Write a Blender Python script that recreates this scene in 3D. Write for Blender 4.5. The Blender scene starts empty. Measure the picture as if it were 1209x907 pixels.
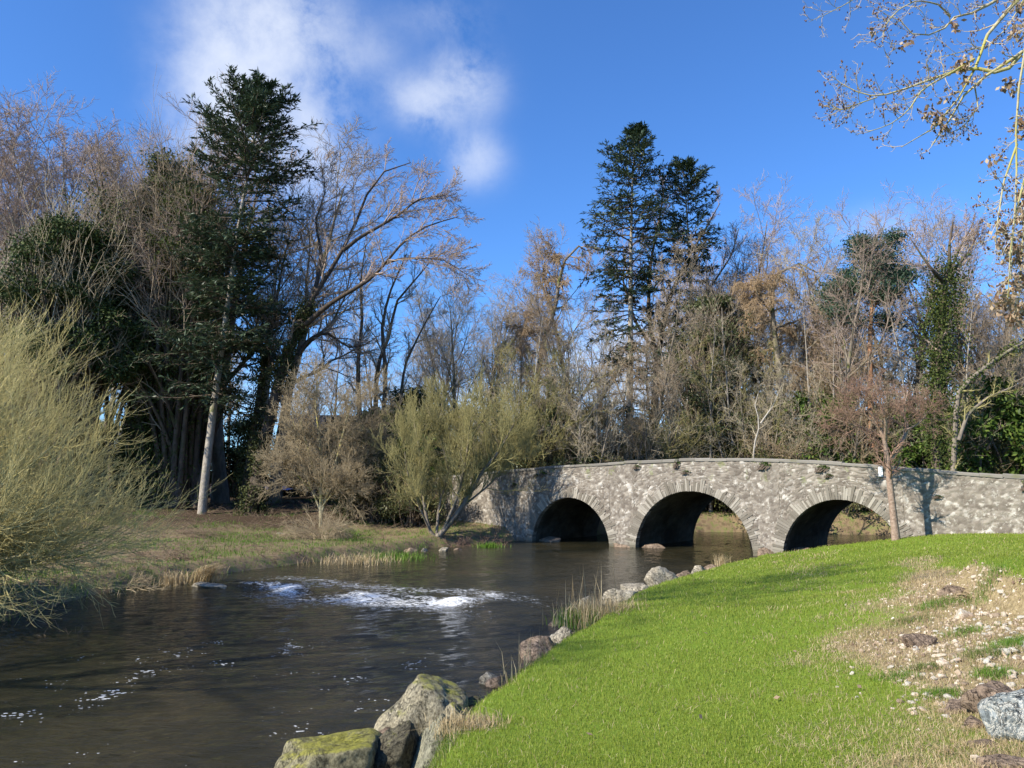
import bpy, math, random
import numpy as np
from mathutils import Vector, kdtree
PI = math.pi
R_ = math.radians
S = bpy.context.scene
C = S.collection

# ---------------------------------------------------------------- camera, sky, sun, exposure
FPX = 900.0; TH = R_(7.55); EYE = 3.0           # focal length in photo pixels (1209 wide), tilt, eye height over the water
cam = bpy.data.objects.new('camera', bpy.data.cameras.new('camera')); C.objects.link(cam)
cam.location = (0, 0, EYE); cam.rotation_euler = (R_(90) + TH, 0, 0)
cam.data.sensor_width = 36.0; cam.data.lens = 36.0 * FPX / 1209.0
cam.data.clip_start = 0.1; cam.data.clip_end = 5000
S.camera = cam

SUN_EL = R_(36); SUN_DIR = (-0.87, -0.50)       # horizontal direction towards the sun: left and behind the viewer
sl = bpy.data.lights.new('sun', 'SUN'); sl.energy = 5.0; sl.angle = R_(0.5); sl.color = (1.0, 0.92, 0.79)
sun = bpy.data.objects.new('sun', sl); C.objects.link(sun)
tosun = Vector((SUN_DIR[0]*math.cos(SUN_EL), SUN_DIR[1]*math.cos(SUN_EL), math.sin(SUN_EL)))
sun.rotation_euler = tosun.to_track_quat('Z', 'Y').to_euler(); sun.location = (-20, -10, 40)

def ray(px, py):
    X = (px-604.5)/FPX; Y = (453.5-py)/FPX
    return np.array([X, math.cos(TH)-Y*math.sin(TH), math.sin(TH)+Y*math.cos(TH)])
def W(px, py, d):
    r = ray(px, py); return r*(d/r[1]) + np.array([0, 0, EYE])
def G(px, py, z=0.0):
    r = ray(px, py); return r*((z-EYE)/r[2]) + np.array([0, 0, EYE])

world = bpy.data.worlds.new('World'); S.world = world; world.use_nodes = True
wn = world.node_tree; wn.nodes.clear()
def WN(t, **k):
    n = wn.nodes.new(t)
    for a, b in k.items(): setattr(n, a, b)
    return n
wo = WN('ShaderNodeOutputWorld'); bg = WN('ShaderNodeBackground'); bg.inputs['Strength'].default_value = 0.088
sky = WN('ShaderNodeTexSky', sky_type='NISHITA'); sky.sun_disc = False; sky.sun_elevation = SUN_EL
sky.sun_rotation = math.atan2(SUN_DIR[0], SUN_DIR[1]); sky.air_density = 1.0; sky.dust_density = 0.15; sky.ozone_density = 3.0; sky.altitude = 50
tint = WN('ShaderNodeMix', data_type='RGBA', blend_type='MULTIPLY'); tint.inputs['Factor'].default_value = 1.0
tint.inputs['B'].default_value = (0.58, .97, 1.46, 1)
wn.links.new(sky.outputs[0], tint.inputs['A'])
tc = WN('ShaderNodeTexCoord')
def wmath(op, a, b=None, c=None):
    n = WN('ShaderNodeMath', operation=op)
    for i, v in enumerate((a, b, c)):
        if v is None: continue
        if isinstance(v, (int, float)): n.inputs[i].default_value = v
        else: wn.links.new(v, n.inputs[i])
    return n.outputs[0]
def blob(px, py, rx, ry, roll=0.0):             # a soft patch of cloud round one direction of the sky
    d = Vector(ray(px, py)).normalized()
    u = d.cross(Vector((0, 0, 1))).normalized(); v = u.cross(d).normalized()
    u2 = u*math.cos(roll) + v*math.sin(roll); v2 = -u*math.sin(roll) + v*math.cos(roll)
    def dot(vec):
        n = WN('ShaderNodeVectorMath', operation='DOT_PRODUCT'); wn.links.new(tc.outputs['Generated'], n.inputs[0]); n.inputs[1].default_value = vec; return n.outputs['Value']
    a = wmath('DIVIDE', dot(u2), rx); b = wmath('DIVIDE', dot(v2), ry)
    q = wmath('ADD', wmath('MULTIPLY', a, a), wmath('MULTIPLY', b, b))
    e = wmath('POWER', 2.718, wmath('MULTIPLY', q, -1.0))
    front = wmath('GREATER_THAN', dot(d), 0.0)
    return wmath('MULTIPLY', e, front)
blobs = [(blob(262, 120, .048, .070), .9), (blob(325, 30, .070, .050), 1.0), (blob(300, 90, .050, .06), .5), (blob(372, 170, .045, .06), .75), (blob(430, 70, .05, .02, .5), .15),
         (blob(498, 122, .038, .026, -0.3), .75), (blob(548, 98, .036, .032, -0.3), .75), (blob(560, 188, .030, .028), .55), (blob(520, 20, .05, .02), .18),
         (blob(745, 430, .09, .045), 1.2), (blob(560, 480, .30, .035), .5), (blob(900, 460, .30, .035), .5), (blob(1040, 265, .06, .02), .16)]
msum = None
for b_, w_ in blobs:
    t_ = wmath('MULTIPLY', b_, w_); msum = t_ if msum is None else wmath('ADD', msum, t_)
nz = WN('ShaderNodeTexNoise'); nz.inputs['Scale'].default_value = 12.0; nz.inputs['Detail'].default_value = 12; nz.inputs['Roughness'].default_value = 0.64; nz.inputs['Distortion'].default_value = 0.15
wn.links.new(tc.outputs['Generated'], nz.inputs['Vector'])
nz.noise_dimensions = '4D'; nz.inputs['W'].default_value = 3.7
al = wmath('MULTIPLY', msum, wmath('MULTIPLY_ADD', nz.outputs['Fac'], 3.4, -1.12))
alm = wmath('MAXIMUM', al, 0.0)
alc = WN('ShaderNodeClamp'); wn.links.new(wmath('MULTIPLY', wmath('DIVIDE', alm, wmath('ADD', alm, 0.55)), 1.0), alc.inputs[0]); alc.inputs['Max'].default_value = 0.9
cm = WN('ShaderNodeMix', data_type='RGBA'); wn.links.new(alc.outputs[0], cm.inputs['Factor']); wn.links.new(tint.outputs['Result'], cm.inputs['A'])
cm.inputs['B'].default_value = (6.4, 6.7, 7.2, 1)
wn.links.new(cm.outputs['Result'], bg.inputs['Color']); wn.links.new(bg.outputs[0], wo.inputs[0])

S.view_settings.view_transform = 'Standard'; S.view_settings.look = 'None'
S.view_settings.exposure = 0.88; S.view_settings.gamma = 1.0; S.view_settings.use_curve_mapping = False
S.render.engine = 'CYCLES'
S.cycles.max_bounces = 6; S.cycles.diffuse_bounces = 3; S.cycles.glossy_bounces = 3; S.cycles.transmission_bounces = 3; S.cycles.transparent_max_bounces = 4

# ---------------------------------------------------------------- materials
def make_mat(name, build):
    m = bpy.data.materials.new(name); m.use_nodes = True
    nt = m.node_tree; nt.nodes.clear()
    out = nt.nodes.new('ShaderNodeOutputMaterial')
    class B: pass
    b = B(); b.nt = nt
    def N(t, ins=None, **k):
        n = nt.nodes.new(t)
        for a, v in k.items(): setattr(n, a, v)
        for a, v in (ins or {}).items():
            if hasattr(v, 'is_output') or isinstance(v, bpy.types.NodeSocket): nt.links.new(v, n.inputs[a])
            else: n.inputs[a].default_value = v
        return n
    b.N = N
    b.pos = lambda: N('ShaderNodeTexCoord').outputs['Object']
    def noise(scale, detail=4, rough=.55, vec=None, dist=0.0):
        n = N('ShaderNodeTexNoise', {'Scale': scale, 'Detail': detail, 'Roughness': rough, 'Distortion': dist})
        nt.links.new(vec if vec is not None else b.pos(), n.inputs['Vector']); return n.outputs['Fac']
    b.noise = noise
    def ramp(fac, stops):
        n = N('ShaderNodeValToRGB', {'Fac': fac}); e = n.color_ramp.elements
        while len(e) < len(stops): e.new(0.5)
        for k, (p, c) in enumerate(stops): e[k].position = p; e[k].color = (*c, 1) if len(c) == 3 else c
        return n.outputs['Color']
    b.ramp = ramp
    def mix(f, a, c, blend='MIX'):
        n = N('ShaderNodeMix', data_type='RGBA', blend_type=blend)
        for s_, v in (('Factor', f), ('A', a), ('B', c)):
            if isinstance(v, bpy.types.NodeSocket): nt.links.new(v, n.inputs[s_])
            else: n.inputs[s_].default_value = v if not isinstance(v, tuple) or len(v) == 4 else (*v, 1)
        return n.outputs['Result']
    b.mix = mix
    def math_(op, a, c=0.0, d=None):
        n = N('ShaderNodeMath', operation=op)
        for i, v in enumerate((a, c, d)):
            if v is None: continue
            if isinstance(v, bpy.types.NodeSocket): nt.links.new(v, n.inputs[i])
            else: n.inputs[i].default_value = v
        return n.outputs[0]
    b.math = math_
    def attr(n_): return N('ShaderNodeAttribute', attribute_name=n_)
    b.attr = attr
    def stretch(v3, rot=0.0):
        return N('ShaderNodeMapping', {'Vector': b.pos(), 'Scale': v3, 'Rotation': (0, 0, rot)}).outputs[0]
    b.stretch = stretch
    def bump(h, strength=.5, dist=.02): return N('ShaderNodeBump', {'Height': h, 'Strength': strength, 'Distance': dist}).outputs[0]
    b.bump = bump
    def pr(color, rough=.8, normal=None, spec=.3, **k):
        n = N('ShaderNodeBsdfPrincipled')
        for s_, v in (('Base Color', color), ('Roughness', rough), ('Specular IOR Level', spec)):
            if isinstance(v, bpy.types.NodeSocket): nt.links.new(v, n.inputs[s_])
            else: n.inputs[s_].default_value = v if not isinstance(v, tuple) or len(v) == 4 else (*v, 1)
        if normal is not None: nt.links.new(normal, n.inputs['Normal'])
        return n.outputs[0]
    b.pr = pr
    b.rnd = lambda: N('ShaderNodeNewGeometry').outputs['Random Per Island']
    s = build(b)
    nt.links.new(s, out.inputs['Surface'])
    return m

def leaf_mat(name, stops, trans=.35, rough=.55, spec=.35):
    def f(b):
        c = b.ramp(b.rnd(), stops)
        c2 = b.mix(b.math('MULTIPLY', b.noise(.9, 4), .62), c, stops[0][1])
        p = b.pr(c2, rough, spec=spec)
        t = b.N('ShaderNodeBsdfTranslucent', {'Color': c2}).outputs[0]
        return b.N('ShaderNodeMixShader', {'Fac': trans, 1: p, 2: t}).outputs[0]
    return make_mat(name, f)
def bark_mat(name, a, c, scale=6., moss=None, mossamt=.5, zs=.25, bstr=.6):
    def f(b):
        n = b.noise(scale, 5, .65, b.stretch((1, 1, zs)))
        col = b.ramp(n, [(.30, a), (.70, c)])
        if moss:
            m = b.ramp(b.noise(1.3, 4), [(.62-mossamt*.3, (0, 0, 0)), (.75-mossamt*.3, (1, 1, 1))])
            col = b.mix(m, col, moss)
        return b.pr(col, .85, b.bump(n, bstr, .05), spec=.2)
    return make_mat(name, f)
def twig_mat(name, a, c):
    def f(b):
        return b.pr(b.mix(b.noise(.7, 3), a, c), .8, spec=.2)
    return make_mat(name, f)

M = {}
M['twig_grey'] = twig_mat('twigs_grey_brown', (.22, .175, .12), (.44, .355, .26))
M['twig_pink'] = twig_mat('twigs_pinkish', (.24, .175, .135), (.44, .35, .285))
M['twig_brown'] = twig_mat('twigs_rust_brown', (.22, .16, .095), (.42, .32, .20))
M['twig_rust'] = twig_mat('twigs_larch_rust', (.24, .165, .095), (.42, .31, .19))
M['twig_olive'] = twig_mat('twigs_olive', (.18, .16, .062), (.37, .33, .14))
M['twig_willow'] = twig_mat('twigs_willow_yellow', (.32, .275, .11), (.55, .48, .22))
M['twig_pale'] = twig_mat('twigs_pale', (.30, .25, .165), (.50, .43, .31))
M['twig_thorn'] = twig_mat('twigs_reddish', (.19, .115, .085), (.32, .21, .15))
M['bark_grey'] = bark_mat('bark_grey', (.10, .085, .065), (.26, .22, .17), moss=(.10, .11, .035), mossamt=.25)
M['bark_dark'] = bark_mat('bark_dark', (.05, .038, .03), (.15, .115, .085), moss=(.06, .07, .025), mossamt=.3)
M['bark_lean'] = bark_mat('bark_deep_brown', (.030, .023, .018), (.10, .075, .055))
M['bark_pale'] = bark_mat('bark_pale', (.26, .235, .195), (.46, .42, .35), scale=9, zs=.8, bstr=.4)
M['bark_fir'] = bark_mat('bark_fir', (.19, .165, .135), (.40, .36, .30), scale=8, zs=.6, moss=(.16, .17, .08), mossamt=.15)
M['bark_red'] = bark_mat('bark_red', (.17, .115, .085), (.34, .255, .195), scale=12, zs=1.2)
M['bark_pine'] = bark_mat('bark_pine', (.22, .11, .06), (.38, .22, .13), scale=6)
M['bark_lichen'] = bark_mat('bark_lichen', (.22, .19, .12), (.46, .42, .26), scale=22, moss=(.34, .31, .09), mossamt=.45, zs=.6, bstr=.3)
M['leaf_fir'] = leaf_mat('needles_fir', [(0, (.022, .042, .022)), (.5, (.048, .080, .040)), (1, (.12, .16, .085))], .12, .5)
M['leaf_firolive'] = leaf_mat('needles_olive', [(0, (.035, .050, .018)), (.5, (.08, .10, .036)), (1, (.17, .18, .075))], .15, .5)
M['leaf_yew'] = leaf_mat('needles_yew', [(0, (.022, .040, .012)), (.6, (.06, .088, .026)), (1, (.15, .18, .06))], .12, .6, .12)
M['leaf_pine'] = leaf_mat('needles_pine', [(0, (.022, .050, .028)), (.6, (.045, .085, .042)), (1, (.09, .14, .07))], .15, .5)
M['leaf_ivy'] = leaf_mat('ivy_leaves', [(0, (.030, .048, .012)), (.6, (.075, .100, .024)), (1, (.17, .19, .055))], .2, .6, .12)
M['leaf_ivydark'] = leaf_mat('ivy_leaves_dark', [(0, (.022, .030, .010)), (.6, (.065, .075, .024)), (1, (.15, .15, .06))], .15, .6, .12)
M['leaf_laurel'] = leaf_mat('laurel_leaves', [(0, (.035, .068, .012)), (.55, (.09, .145, .024)), (1, (.19, .25, .055))], .3, .5, .2)
M['leaf_bramble'] = leaf_mat('bramble_leaves', [(0, (.045, .055, .018)), (.55, (.09, .10, .03)), (1, (.19, .17, .06))], .25, .5)
M['leaf_dead'] = leaf_mat('dead_leaves', [(0, (.16, .085, .05)), (.5, (.38, .28, .17)), (1, (.66, .54, .38))], .3, .6)
M['bud'] = twig_mat('buds', (.07, .035, .025), (.16, .09, .06))
M['grass_lawn'] = leaf_mat('lawn_blades', [(0, (.15, .185, .020)), (.6, (.25, .32, .038)), (.97, (.35, .40, .08)), (1, (.50, .44, .20))], .35, .5, .4)
M['grass_bank'] = leaf_mat('bank_grass_blades', [(0, (.06, .11, .015)), (.5, (.12, .19, .03)), (.75, (.26, .25, .09)), (1, (.45, .37, .19))], .35, .5)
M['grass_green'] = leaf_mat('fresh_grass_blades', [(0, (.07, .15, .012)), (.6, (.14, .26, .025)), (1, (.22, .30, .06))], .35, .5)
M['straw'] = leaf_mat('straw', [(0, (.28, .20, .10)), (.5, (.48, .38, .21)), (1, (.68, .57, .36))], .3, .6)
M['litter'] = twig_mat('dead_stems', (.12, .085, .055), (.30, .22, .15))

# ---------------------------------------------------------------- numpy noise
def _h(i, j, k, seed):
    n = (i*374761393 + j*668265263 + k*2147483647 % 1000003 + k*1274126177 + seed*974634777) & 0xffffffff
    n = ((n ^ (n >> 13)) * 1274126177) & 0xffffffff
    return ((n ^ (n >> 16)) & 0xffff) / 65535.0
def vnoise(p, seed=0):
    p = np.asarray(p, float)
    if p.shape[-1] == 2: p = np.concatenate([p, np.zeros(p.shape[:-1]+(1,))], -1)
    i = np.floor(p).astype(np.int64); f = p - i; f = f*f*(3-2*f)
    r = 0
    for a in (0, 1):
        wa = f[..., 0] if a else 1-f[..., 0]
        for b in (0, 1):
            wb = f[..., 1] if b else 1-f[..., 1]
            for c in (0, 1):
                wc = f[..., 2] if c else 1-f[..., 2]
                r = r + wa*wb*wc*_h(i[..., 0]+a, i[..., 1]+b, i[..., 2]+c, seed)
    return r*2-1
def fbm(p, seed=0, oct=4, gain=.5):
    p = np.asarray(p, float); r = 0; a = 1.0; t = 0
    for o in range(oct):
        r = r + a*vnoise(p*(2.03**o)+o*17.3, seed+o); t += a; a *= gain
    return r/t
def sstep(a, b, x):
    t = np.clip((x-a)/(b-a), 0, 1); return t*t*(3-2*t)

# ---------------------------------------------------------------- objects
def mesh(name, V, quads=None, tris=None, mat=None, smooth=True, attrs=None):
    V = np.asarray(V, np.float32).reshape(-1, 3)
    me = bpy.data.meshes.new(name)
    q = np.asarray(quads if quads is not None else [], np.int32).reshape(-1, 4)
    t = np.asarray(tris if tris is not None else [], np.int32).reshape(-1, 3)
    me.vertices.add(len(V)); me.vertices.foreach_set('co', V.ravel())
    nl = q.size + t.size; me.loops.add(nl)
    me.loops.foreach_set('vertex_index', np.concatenate([q.ravel(), t.ravel()]))
    npoly = len(q)+len(t); me.polygons.add(npoly)
    st = np.concatenate([np.arange(len(q))*4, len(q)*4 + np.arange(len(t))*3]).astype(np.int32)
    me.polygons.foreach_set('loop_start', st)
    me.polygons.foreach_set('use_smooth', np.full(npoly, bool(smooth)))
    for k, v in (attrs or {}).items():
        v = np.asarray(v, np.float32)
        if v.ndim == 1:
            a = me.attributes.new(k, 'FLOAT', 'POINT'); a.data.foreach_set('value', v)
        else:
            a = me.attributes.new(k, 'FLOAT_COLOR', 'POINT'); a.data.foreach_set('color', np.concatenate([v, np.ones((len(v), 1), np.float32)], 1).ravel())
    me.update(); me.validate()
    if mat: me.materials.append(M[mat] if isinstance(mat, str) else mat)
    return me
def tag(o, label=None, cat=None, group=None, kind=None):
    if label: o['label'] = label
    if cat: o['category'] = cat
    if group: o['group'] = group
    if kind: o['kind'] = kind
    return o
def obj(name, me, parent=None, loc=None):
    o = bpy.data.objects.new(name, me); C.objects.link(o)
    if parent is not None: o.parent = parent
    if loc is not None: o.location = loc
    return o
def thing(name, label, cat, loc=(0, 0, 0), rz=0.0, group=None, scale=1.0):
    o = bpy.data.objects.new(name, None); C.objects.link(o); o.empty_display_size = .3
    o.location = loc; o.rotation_euler = (0, 0, rz); o.scale = (scale,)*3 if not isinstance(scale, tuple) else scale
    return tag(o, label, cat, group)
def join_geo(gs):
    V = []; Q = []; T = []; n = 0
    for g in gs:
        V.append(g[0]); Q.append(g[1]+n)
        if len(g) > 2 and g[2] is not None: T.append(g[2]+n)
        n += len(g[0])
    return np.concatenate(V), np.concatenate(Q), (np.concatenate(T) if T else None)

# ---------------------------------------------------------------- paths, tubes, leaves
def unit(v): return v/np.maximum(np.linalg.norm(v, axis=-1, keepdims=True), 1e-9)
def frame(T):
    ref = np.where(np.abs(T[..., 2:3]) > .9, np.array([1., 0, 0]), np.array([0, 0, 1.]))
    U = unit(np.cross(T, ref)); return U, np.cross(T, U)
def tubes(P, R, k=3):
    """P (N,n,3), R (N,n) -> verts, quads"""
    N, n, _ = P.shape
    T = np.empty_like(P); T[:, 1:-1] = P[:, 2:]-P[:, :-2]; T[:, 0] = P[:, 1]-P[:, 0]; T[:, -1] = P[:, -1]-P[:, -2]
    T = unit(T)
    T0 = unit(P[:, -1]-P[:, 0])[:, None, :]
    ref = np.where(np.abs(T0[..., 2:3]) > .8, np.array([1., 0, 0]), np.array([0, 0, 1.]))
    U = unit(np.cross(T, np.broadcast_to(ref, T.shape))); V = np.cross(T, U)
    a = np.arange(k)*2*PI/k
    ring = P[:, :, None, :] + R[:, :, None, None]*(np.cos(a)[None, None, :, None]*U[:, :, None, :] + np.sin(a)[None, None, :, None]*V[:, :, None, :])
    idx = np.arange(N*n*k).reshape(N, n, k)
    A = idx[:, :-1, :]; B = idx[:, 1:, :]
    q = np.stack([A, np.roll(A, -1, 2), np.roll(B, -1, 2), B], -1).reshape(-1, 4)
    return ring.reshape(-1, 3), q
def walk(rg, p0, d0, L, r0, r1, n, wig=.12, trop=(0, 0, 0), tp=1.0):
    """N paths from points p0 along d0 with lengths L"""
    N = len(p0); P = np.empty((N, n, 3)); P[:, 0] = p0; d = unit(d0); st = (L/(n-1))[:, None]
    trop = np.asarray(trop, float)
    for i in range(1, n):
        d = unit(d + wig*rg.normal(size=(N, 3)) + trop*(tp if i > 1 else 1.0))
        P[:, i] = P[:, i-1] + d*st
    t = np.linspace(0, 1, n)[None, :]
    R = r0[:, None]*(1-t) + r1[:, None]*t
    return P, R
def kids(rg, P, R, m, t0, t1, ang, L, n, wig=.12, trop=(0, 0, 0), rr=.6, rend=.3, angj=.2, Ltaper=.5, flat=None, rmin=.004, Labs=False):
    N, k, _ = P.shape
    t = t0 + (t1-t0)*(np.arange(m)[None, :] + rg.random((N, m)))/m
    x = t*(k-1); i = np.minimum(x.astype(int), k-2); f = (x-i)
    ar = np.arange(N)[:, None]
    p = P[ar, i]*(1-f[..., None]) + P[ar, i+1]*f[..., None]
    r = R[ar, i]*(1-f) + R[ar, i+1]*f
    T = unit(P[ar, i+1]-P[ar, i]); U, V = frame(T)
    ph = (np.arange(m)[None, :]*2.399 + rg.random((N, 1))*6.28 + rg.normal(size=(N, m))*.4)
    if flat is not None:      # side twigs mostly in the horizontal plane
        ph = np.where(np.arange(m)[None, :] % 2 == 0, 0.0, PI) + rg.normal(size=(N, m))*flat
    a = ang + rg.normal(size=(N, m))*angj
    d = np.cos(a)[..., None]*T + np.sin(a)[..., None]*(np.cos(ph)[..., None]*U + np.sin(ph)[..., None]*V)
    if Labs: base = np.full((N, 1), L)
    else: base = L*np.linalg.norm(np.diff(P, axis=1), axis=-1).sum(1)[:, None]
    ll = base*(1-Ltaper*t)*rg.uniform(.65, 1.2, (N, m))
    r0 = np.maximum(r*rr, rmin); r1 = np.maximum(r0*rend, rmin*.6)
    return walk(rg, p.reshape(-1, 3), d.reshape(-1, 3), ll.ravel(), r0.ravel(), r1.ravel(), n, wig, trop)
def smooth_path(pts, rad, n):
    pts = np.asarray(pts, float); m = len(pts)
    d = np.concatenate([[0], np.cumsum(np.linalg.norm(np.diff(pts, axis=0), axis=1))]); d /= d[-1]
    t = np.linspace(0, 1, n)
    # Catmull-like: interpolate then smooth
    tt = np.linspace(0, 1, n*4); q = np.stack([np.interp(tt, d, pts[:, c]) for c in range(3)], 1)
    for _ in range(max(2, n//3)):
        q[1:-1] = (q[:-2]+q[1:-1]*2+q[2:])/4
    q = np.stack([np.interp(t, tt, q[:, c]) for c in range(3)], 1)
    r = np.interp(t, np.linspace(0, 1, len(rad)), rad)
    return q[None], r[None]
def stackp(lst, n=None):
    n = n or max(p[0].shape[1] for p in lst)
    Ps = []; Rs = []
    for P, R in lst:
        if P.shape[1] != n:
            t = np.linspace(0, 1, n); s = np.linspace(0, 1, P.shape[1])
            P = np.stack([[np.interp(t, s, P[a, :, c]) for c in range(3)] for a in range(len(P))]).transpose(0, 2, 1)
            R = np.stack([np.interp(t, s, R[a]) for a in range(len(R))])
        Ps.append(P); Rs.append(R)
    return np.concatenate(Ps), np.concatenate(Rs)
def leaf_quads(rg, P, D, L, Wd, droop=0.0, nrm=None):
    """pointed leaves at P along D (N,3)"""
    N = len(P); D = unit(D); L = np.broadcast_to(L, (N,))[:, None]; Wd = np.broadcast_to(Wd, (N,))[:, None]
    rnd = unit(rg.normal(size=(N, 3))) if nrm is None else unit(nrm + .45*rg.normal(size=(N, 3)))
    Sd = unit(np.cross(D, rnd))
    V = np.stack([P, P + D*L*.5 + Sd*Wd*.5, P + D*L - np.array([0, 0, 1.])*L*droop, P + D*L*.5 - Sd*Wd*.5], 1).reshape(-1, 3)
    return V, np.arange(N*4).reshape(N, 4)
def scatter_on(rg, P, R, m, spread=0.0, t0=0.0, t1=1.0):
    N, k, _ = P.shape
    t = rg.uniform(t0, t1, (N, m)); x = t*(k-1); i = np.minimum(x.astype(int), k-2); f = x-i; ar = np.arange(N)[:, None]
    p = P[ar, i]*(1-f[..., None]) + P[ar, i+1]*f[..., None]
    T = unit(P[ar, i+1]-P[ar, i])
    return (p + spread*rg.normal(size=p.shape)).reshape(-1, 3), T.reshape(-1, 3)
def blades(rg, B, H, Wd, lean=.35, dirv=None, leanv=None):
    """bent grass blades: 5 verts each"""
    N = len(B); H = np.broadcast_to(H, (N,))[:, None]*rg.uniform(.55, 1.25, (N, 1)); Wd = np.broadcast_to(Wd, (N,))[:, None]
    a = rg.random(N)*2*PI; hd = np.stack([np.cos(a), np.sin(a), 0*a], 1)
    if dirv is not None: hd = unit(hd*.6 + np.asarray(dirv))
    l = np.abs(rg.normal(size=(N, 1)))*lean
    if leanv is not None: l = l + leanv
    up = np.array([0, 0, 1.])
    b = rg.random(N)*PI; sd = np.stack([np.cos(b), np.sin(b), 0*b], 1)
    m = B + H*.55*(up + hd*l*.5); t = B + H*(up*np.maximum(.15, 1-.35*l) + hd*l)
    V = np.stack([B-sd*Wd*.5, B+sd*Wd*.5, m+sd*Wd*.4, m-sd*Wd*.4, t], 1).reshape(-1, 3)
    o = np.arange(N)[:, None]*5
    return V, o+np.array([0, 1, 2, 3]), o+np.array([3, 2, 4])

# ---------------------------------------------------------------- river and terrain
LB = np.array([(-90, -60), (-44, -24), (-22, -5), (-16.5, 3), (-13.2, 10), (-10.6, 16.4), (-10.9, 21.2), (-10.1, 24.9), (-9.2, 26.4), (-6.4, 31.9), (-3.4, 36.9), (-.8, 40.2), (.9, 40.9), (4.9, 45.9), (9, 48.6), (14, 48.6), (22, 46.5), (35, 41), (60, 30), (140, -8)], float)
RB = np.array([(-74, -72), (-22, -24), (-7, -9), (-1.7, 3.0), (-1.15, 6.6), (-1.05, 8.5), (-.4, 10.9), (.85, 14.5), (1.5, 16.4), (3, 20.7), (6.6, 26.8), (9.5, 31.1), (12.6, 31.2), (15.2, 29.9), (18.9, 34.9), (24, 33), (35, 26), (60, 14), (130, -22)], float)
POLY = np.concatenate([LB, RB[::-1]])
def seg_dist(P, A):
    d = np.full(len(P), 1e9)
    for a, b in zip(A[:-1], A[1:]):
        ab = b-a; t = np.clip(((P-a)@ab)/(ab@ab), 0, 1); q = a + t[:, None]*ab
        d = np.minimum(d, np.hypot(*(P-q).T))
    return d
def in_poly(P, A):
    x, y = P.T; ins = np.zeros(len(P), bool); n = len(A)
    for i in range(n):
        x1, y1 = A[i]; x2, y2 = A[(i+1) % n]
        c = (y1 > y) != (y2 > y)
        with np.errstate(divide='ignore', invalid='ignore'):
            ins ^= c & (x < (x2-x1)*(y-y1)/(y2-y1) + x1)
    return ins
def shore(P):                                   # signed distance to the water's edge, + on land
    d = np.minimum(seg_dist(P, LB), seg_dist(P, RB)); return np.where(in_poly(P, POLY), -d, d)
CP = np.array([  # x, y, height of the land
 (0, 0, 1.40), (1.2, 4.6, 1.30), (-1.2, 0, 1.2), (-.2, 6.0, .95), (0, 8.0, .72), (1.1, 11, .58), (2.4, 16, .50), (4.2, 20.7, .40), (7.5, 26.0, .34), (10, 29.6, .30), (12.2, 28.6, .66), (14.2, 28.0, 1.10), (16, 27.3, 1.24), (18, 26.2, 1.25), (22, 23, 1.5),
 (7, 16, .85), (3.5, 10.8, .92), (5.2, 9.5, 1.18), (6.4, 12.3, 1.30), (7.6, 11.2, 1.62), (10, 14, 1.62), (11.5, 18, 1.42), (15, 22, 1.38), (4.0, 6.0, 1.35), (5.6, 6.6, 1.62), (8, 5, 1.95), (12, 10, 2.0), (20, 18, 1.9), (8, -5, 1.8), (2, -8, 1.6), (9.5, 21, .88), (12.5, 24.5, .98),
 (-12, 32, .62), (-11.5, 27.5, .5), (-13.5, 23, .6), (-16, 26, .8), (-20, 40, 1.0), (-22, 52, 1.6), (-11.3, 44, .75), (-6.5, 40, .5), (-4, 44, 1.0), (-1.5, 42.8, .9), (-8, 48, 1.5), (-30, 30, 1.2), (-14, 17, .55), (-20, 12, .8), (-25, 60, 1.9), (0, 60, 2.2), (20, 60, 2.4), (-60, 60, 3),
 (10, 52, 1.3), (16, 51.5, 1.3), (25, 50, 1.5), (25, 30, 2.4), (22, 36.5, 1.0), (40, 16, 2.6), (60, 60, 3.2), (-60, 0, 3), (60, -60, 4), (-60, -100, 3), (0, -60, 3.5), (-150, 100, 5), (150, 100, 5), (0, 150, 4), (0, 90, 2.6)], float)
def _phi(r): return r
_D = np.linalg.norm(CP[:, None, :2]-CP[None, :, :2], axis=-1)
_A = np.zeros((len(CP)+3,)*2); _A[:len(CP), :len(CP)] = _phi(_D); _A[:len(CP), -3] = 1; _A[:len(CP), -2:] = CP[:, :2]; _A[-3:, :len(CP)] = _A[:len(CP), -3:].T
_w = np.linalg.solve(_A, np.concatenate([CP[:, 2], [0, 0, 0]]))
def land(P):
    P = np.asarray(P, float); out = np.empty(len(P))
    for a in range(0, len(P), 20000):
        q = P[a:a+20000]; out[a:a+20000] = _phi(np.linalg.norm(q[:, None]-CP[None, :, :2], axis=-1))@_w[:-3] + _w[-3] + q@_w[-2:]
    far = np.hypot(P[:, 0], P[:, 1]-30)
    return np.where(far > 140, 4.5, out*(1-sstep(90, 140, far)) + 4.5*sstep(90, 140, far))
def lawnside(P):                                 # 1 on the mown bank the viewer stands on
    x, y = P.T; return (in_poly(P, np.concatenate([RB[1:14], [(24, 22), (60, 0), (60, -70)]]))).astype(float)
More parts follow.
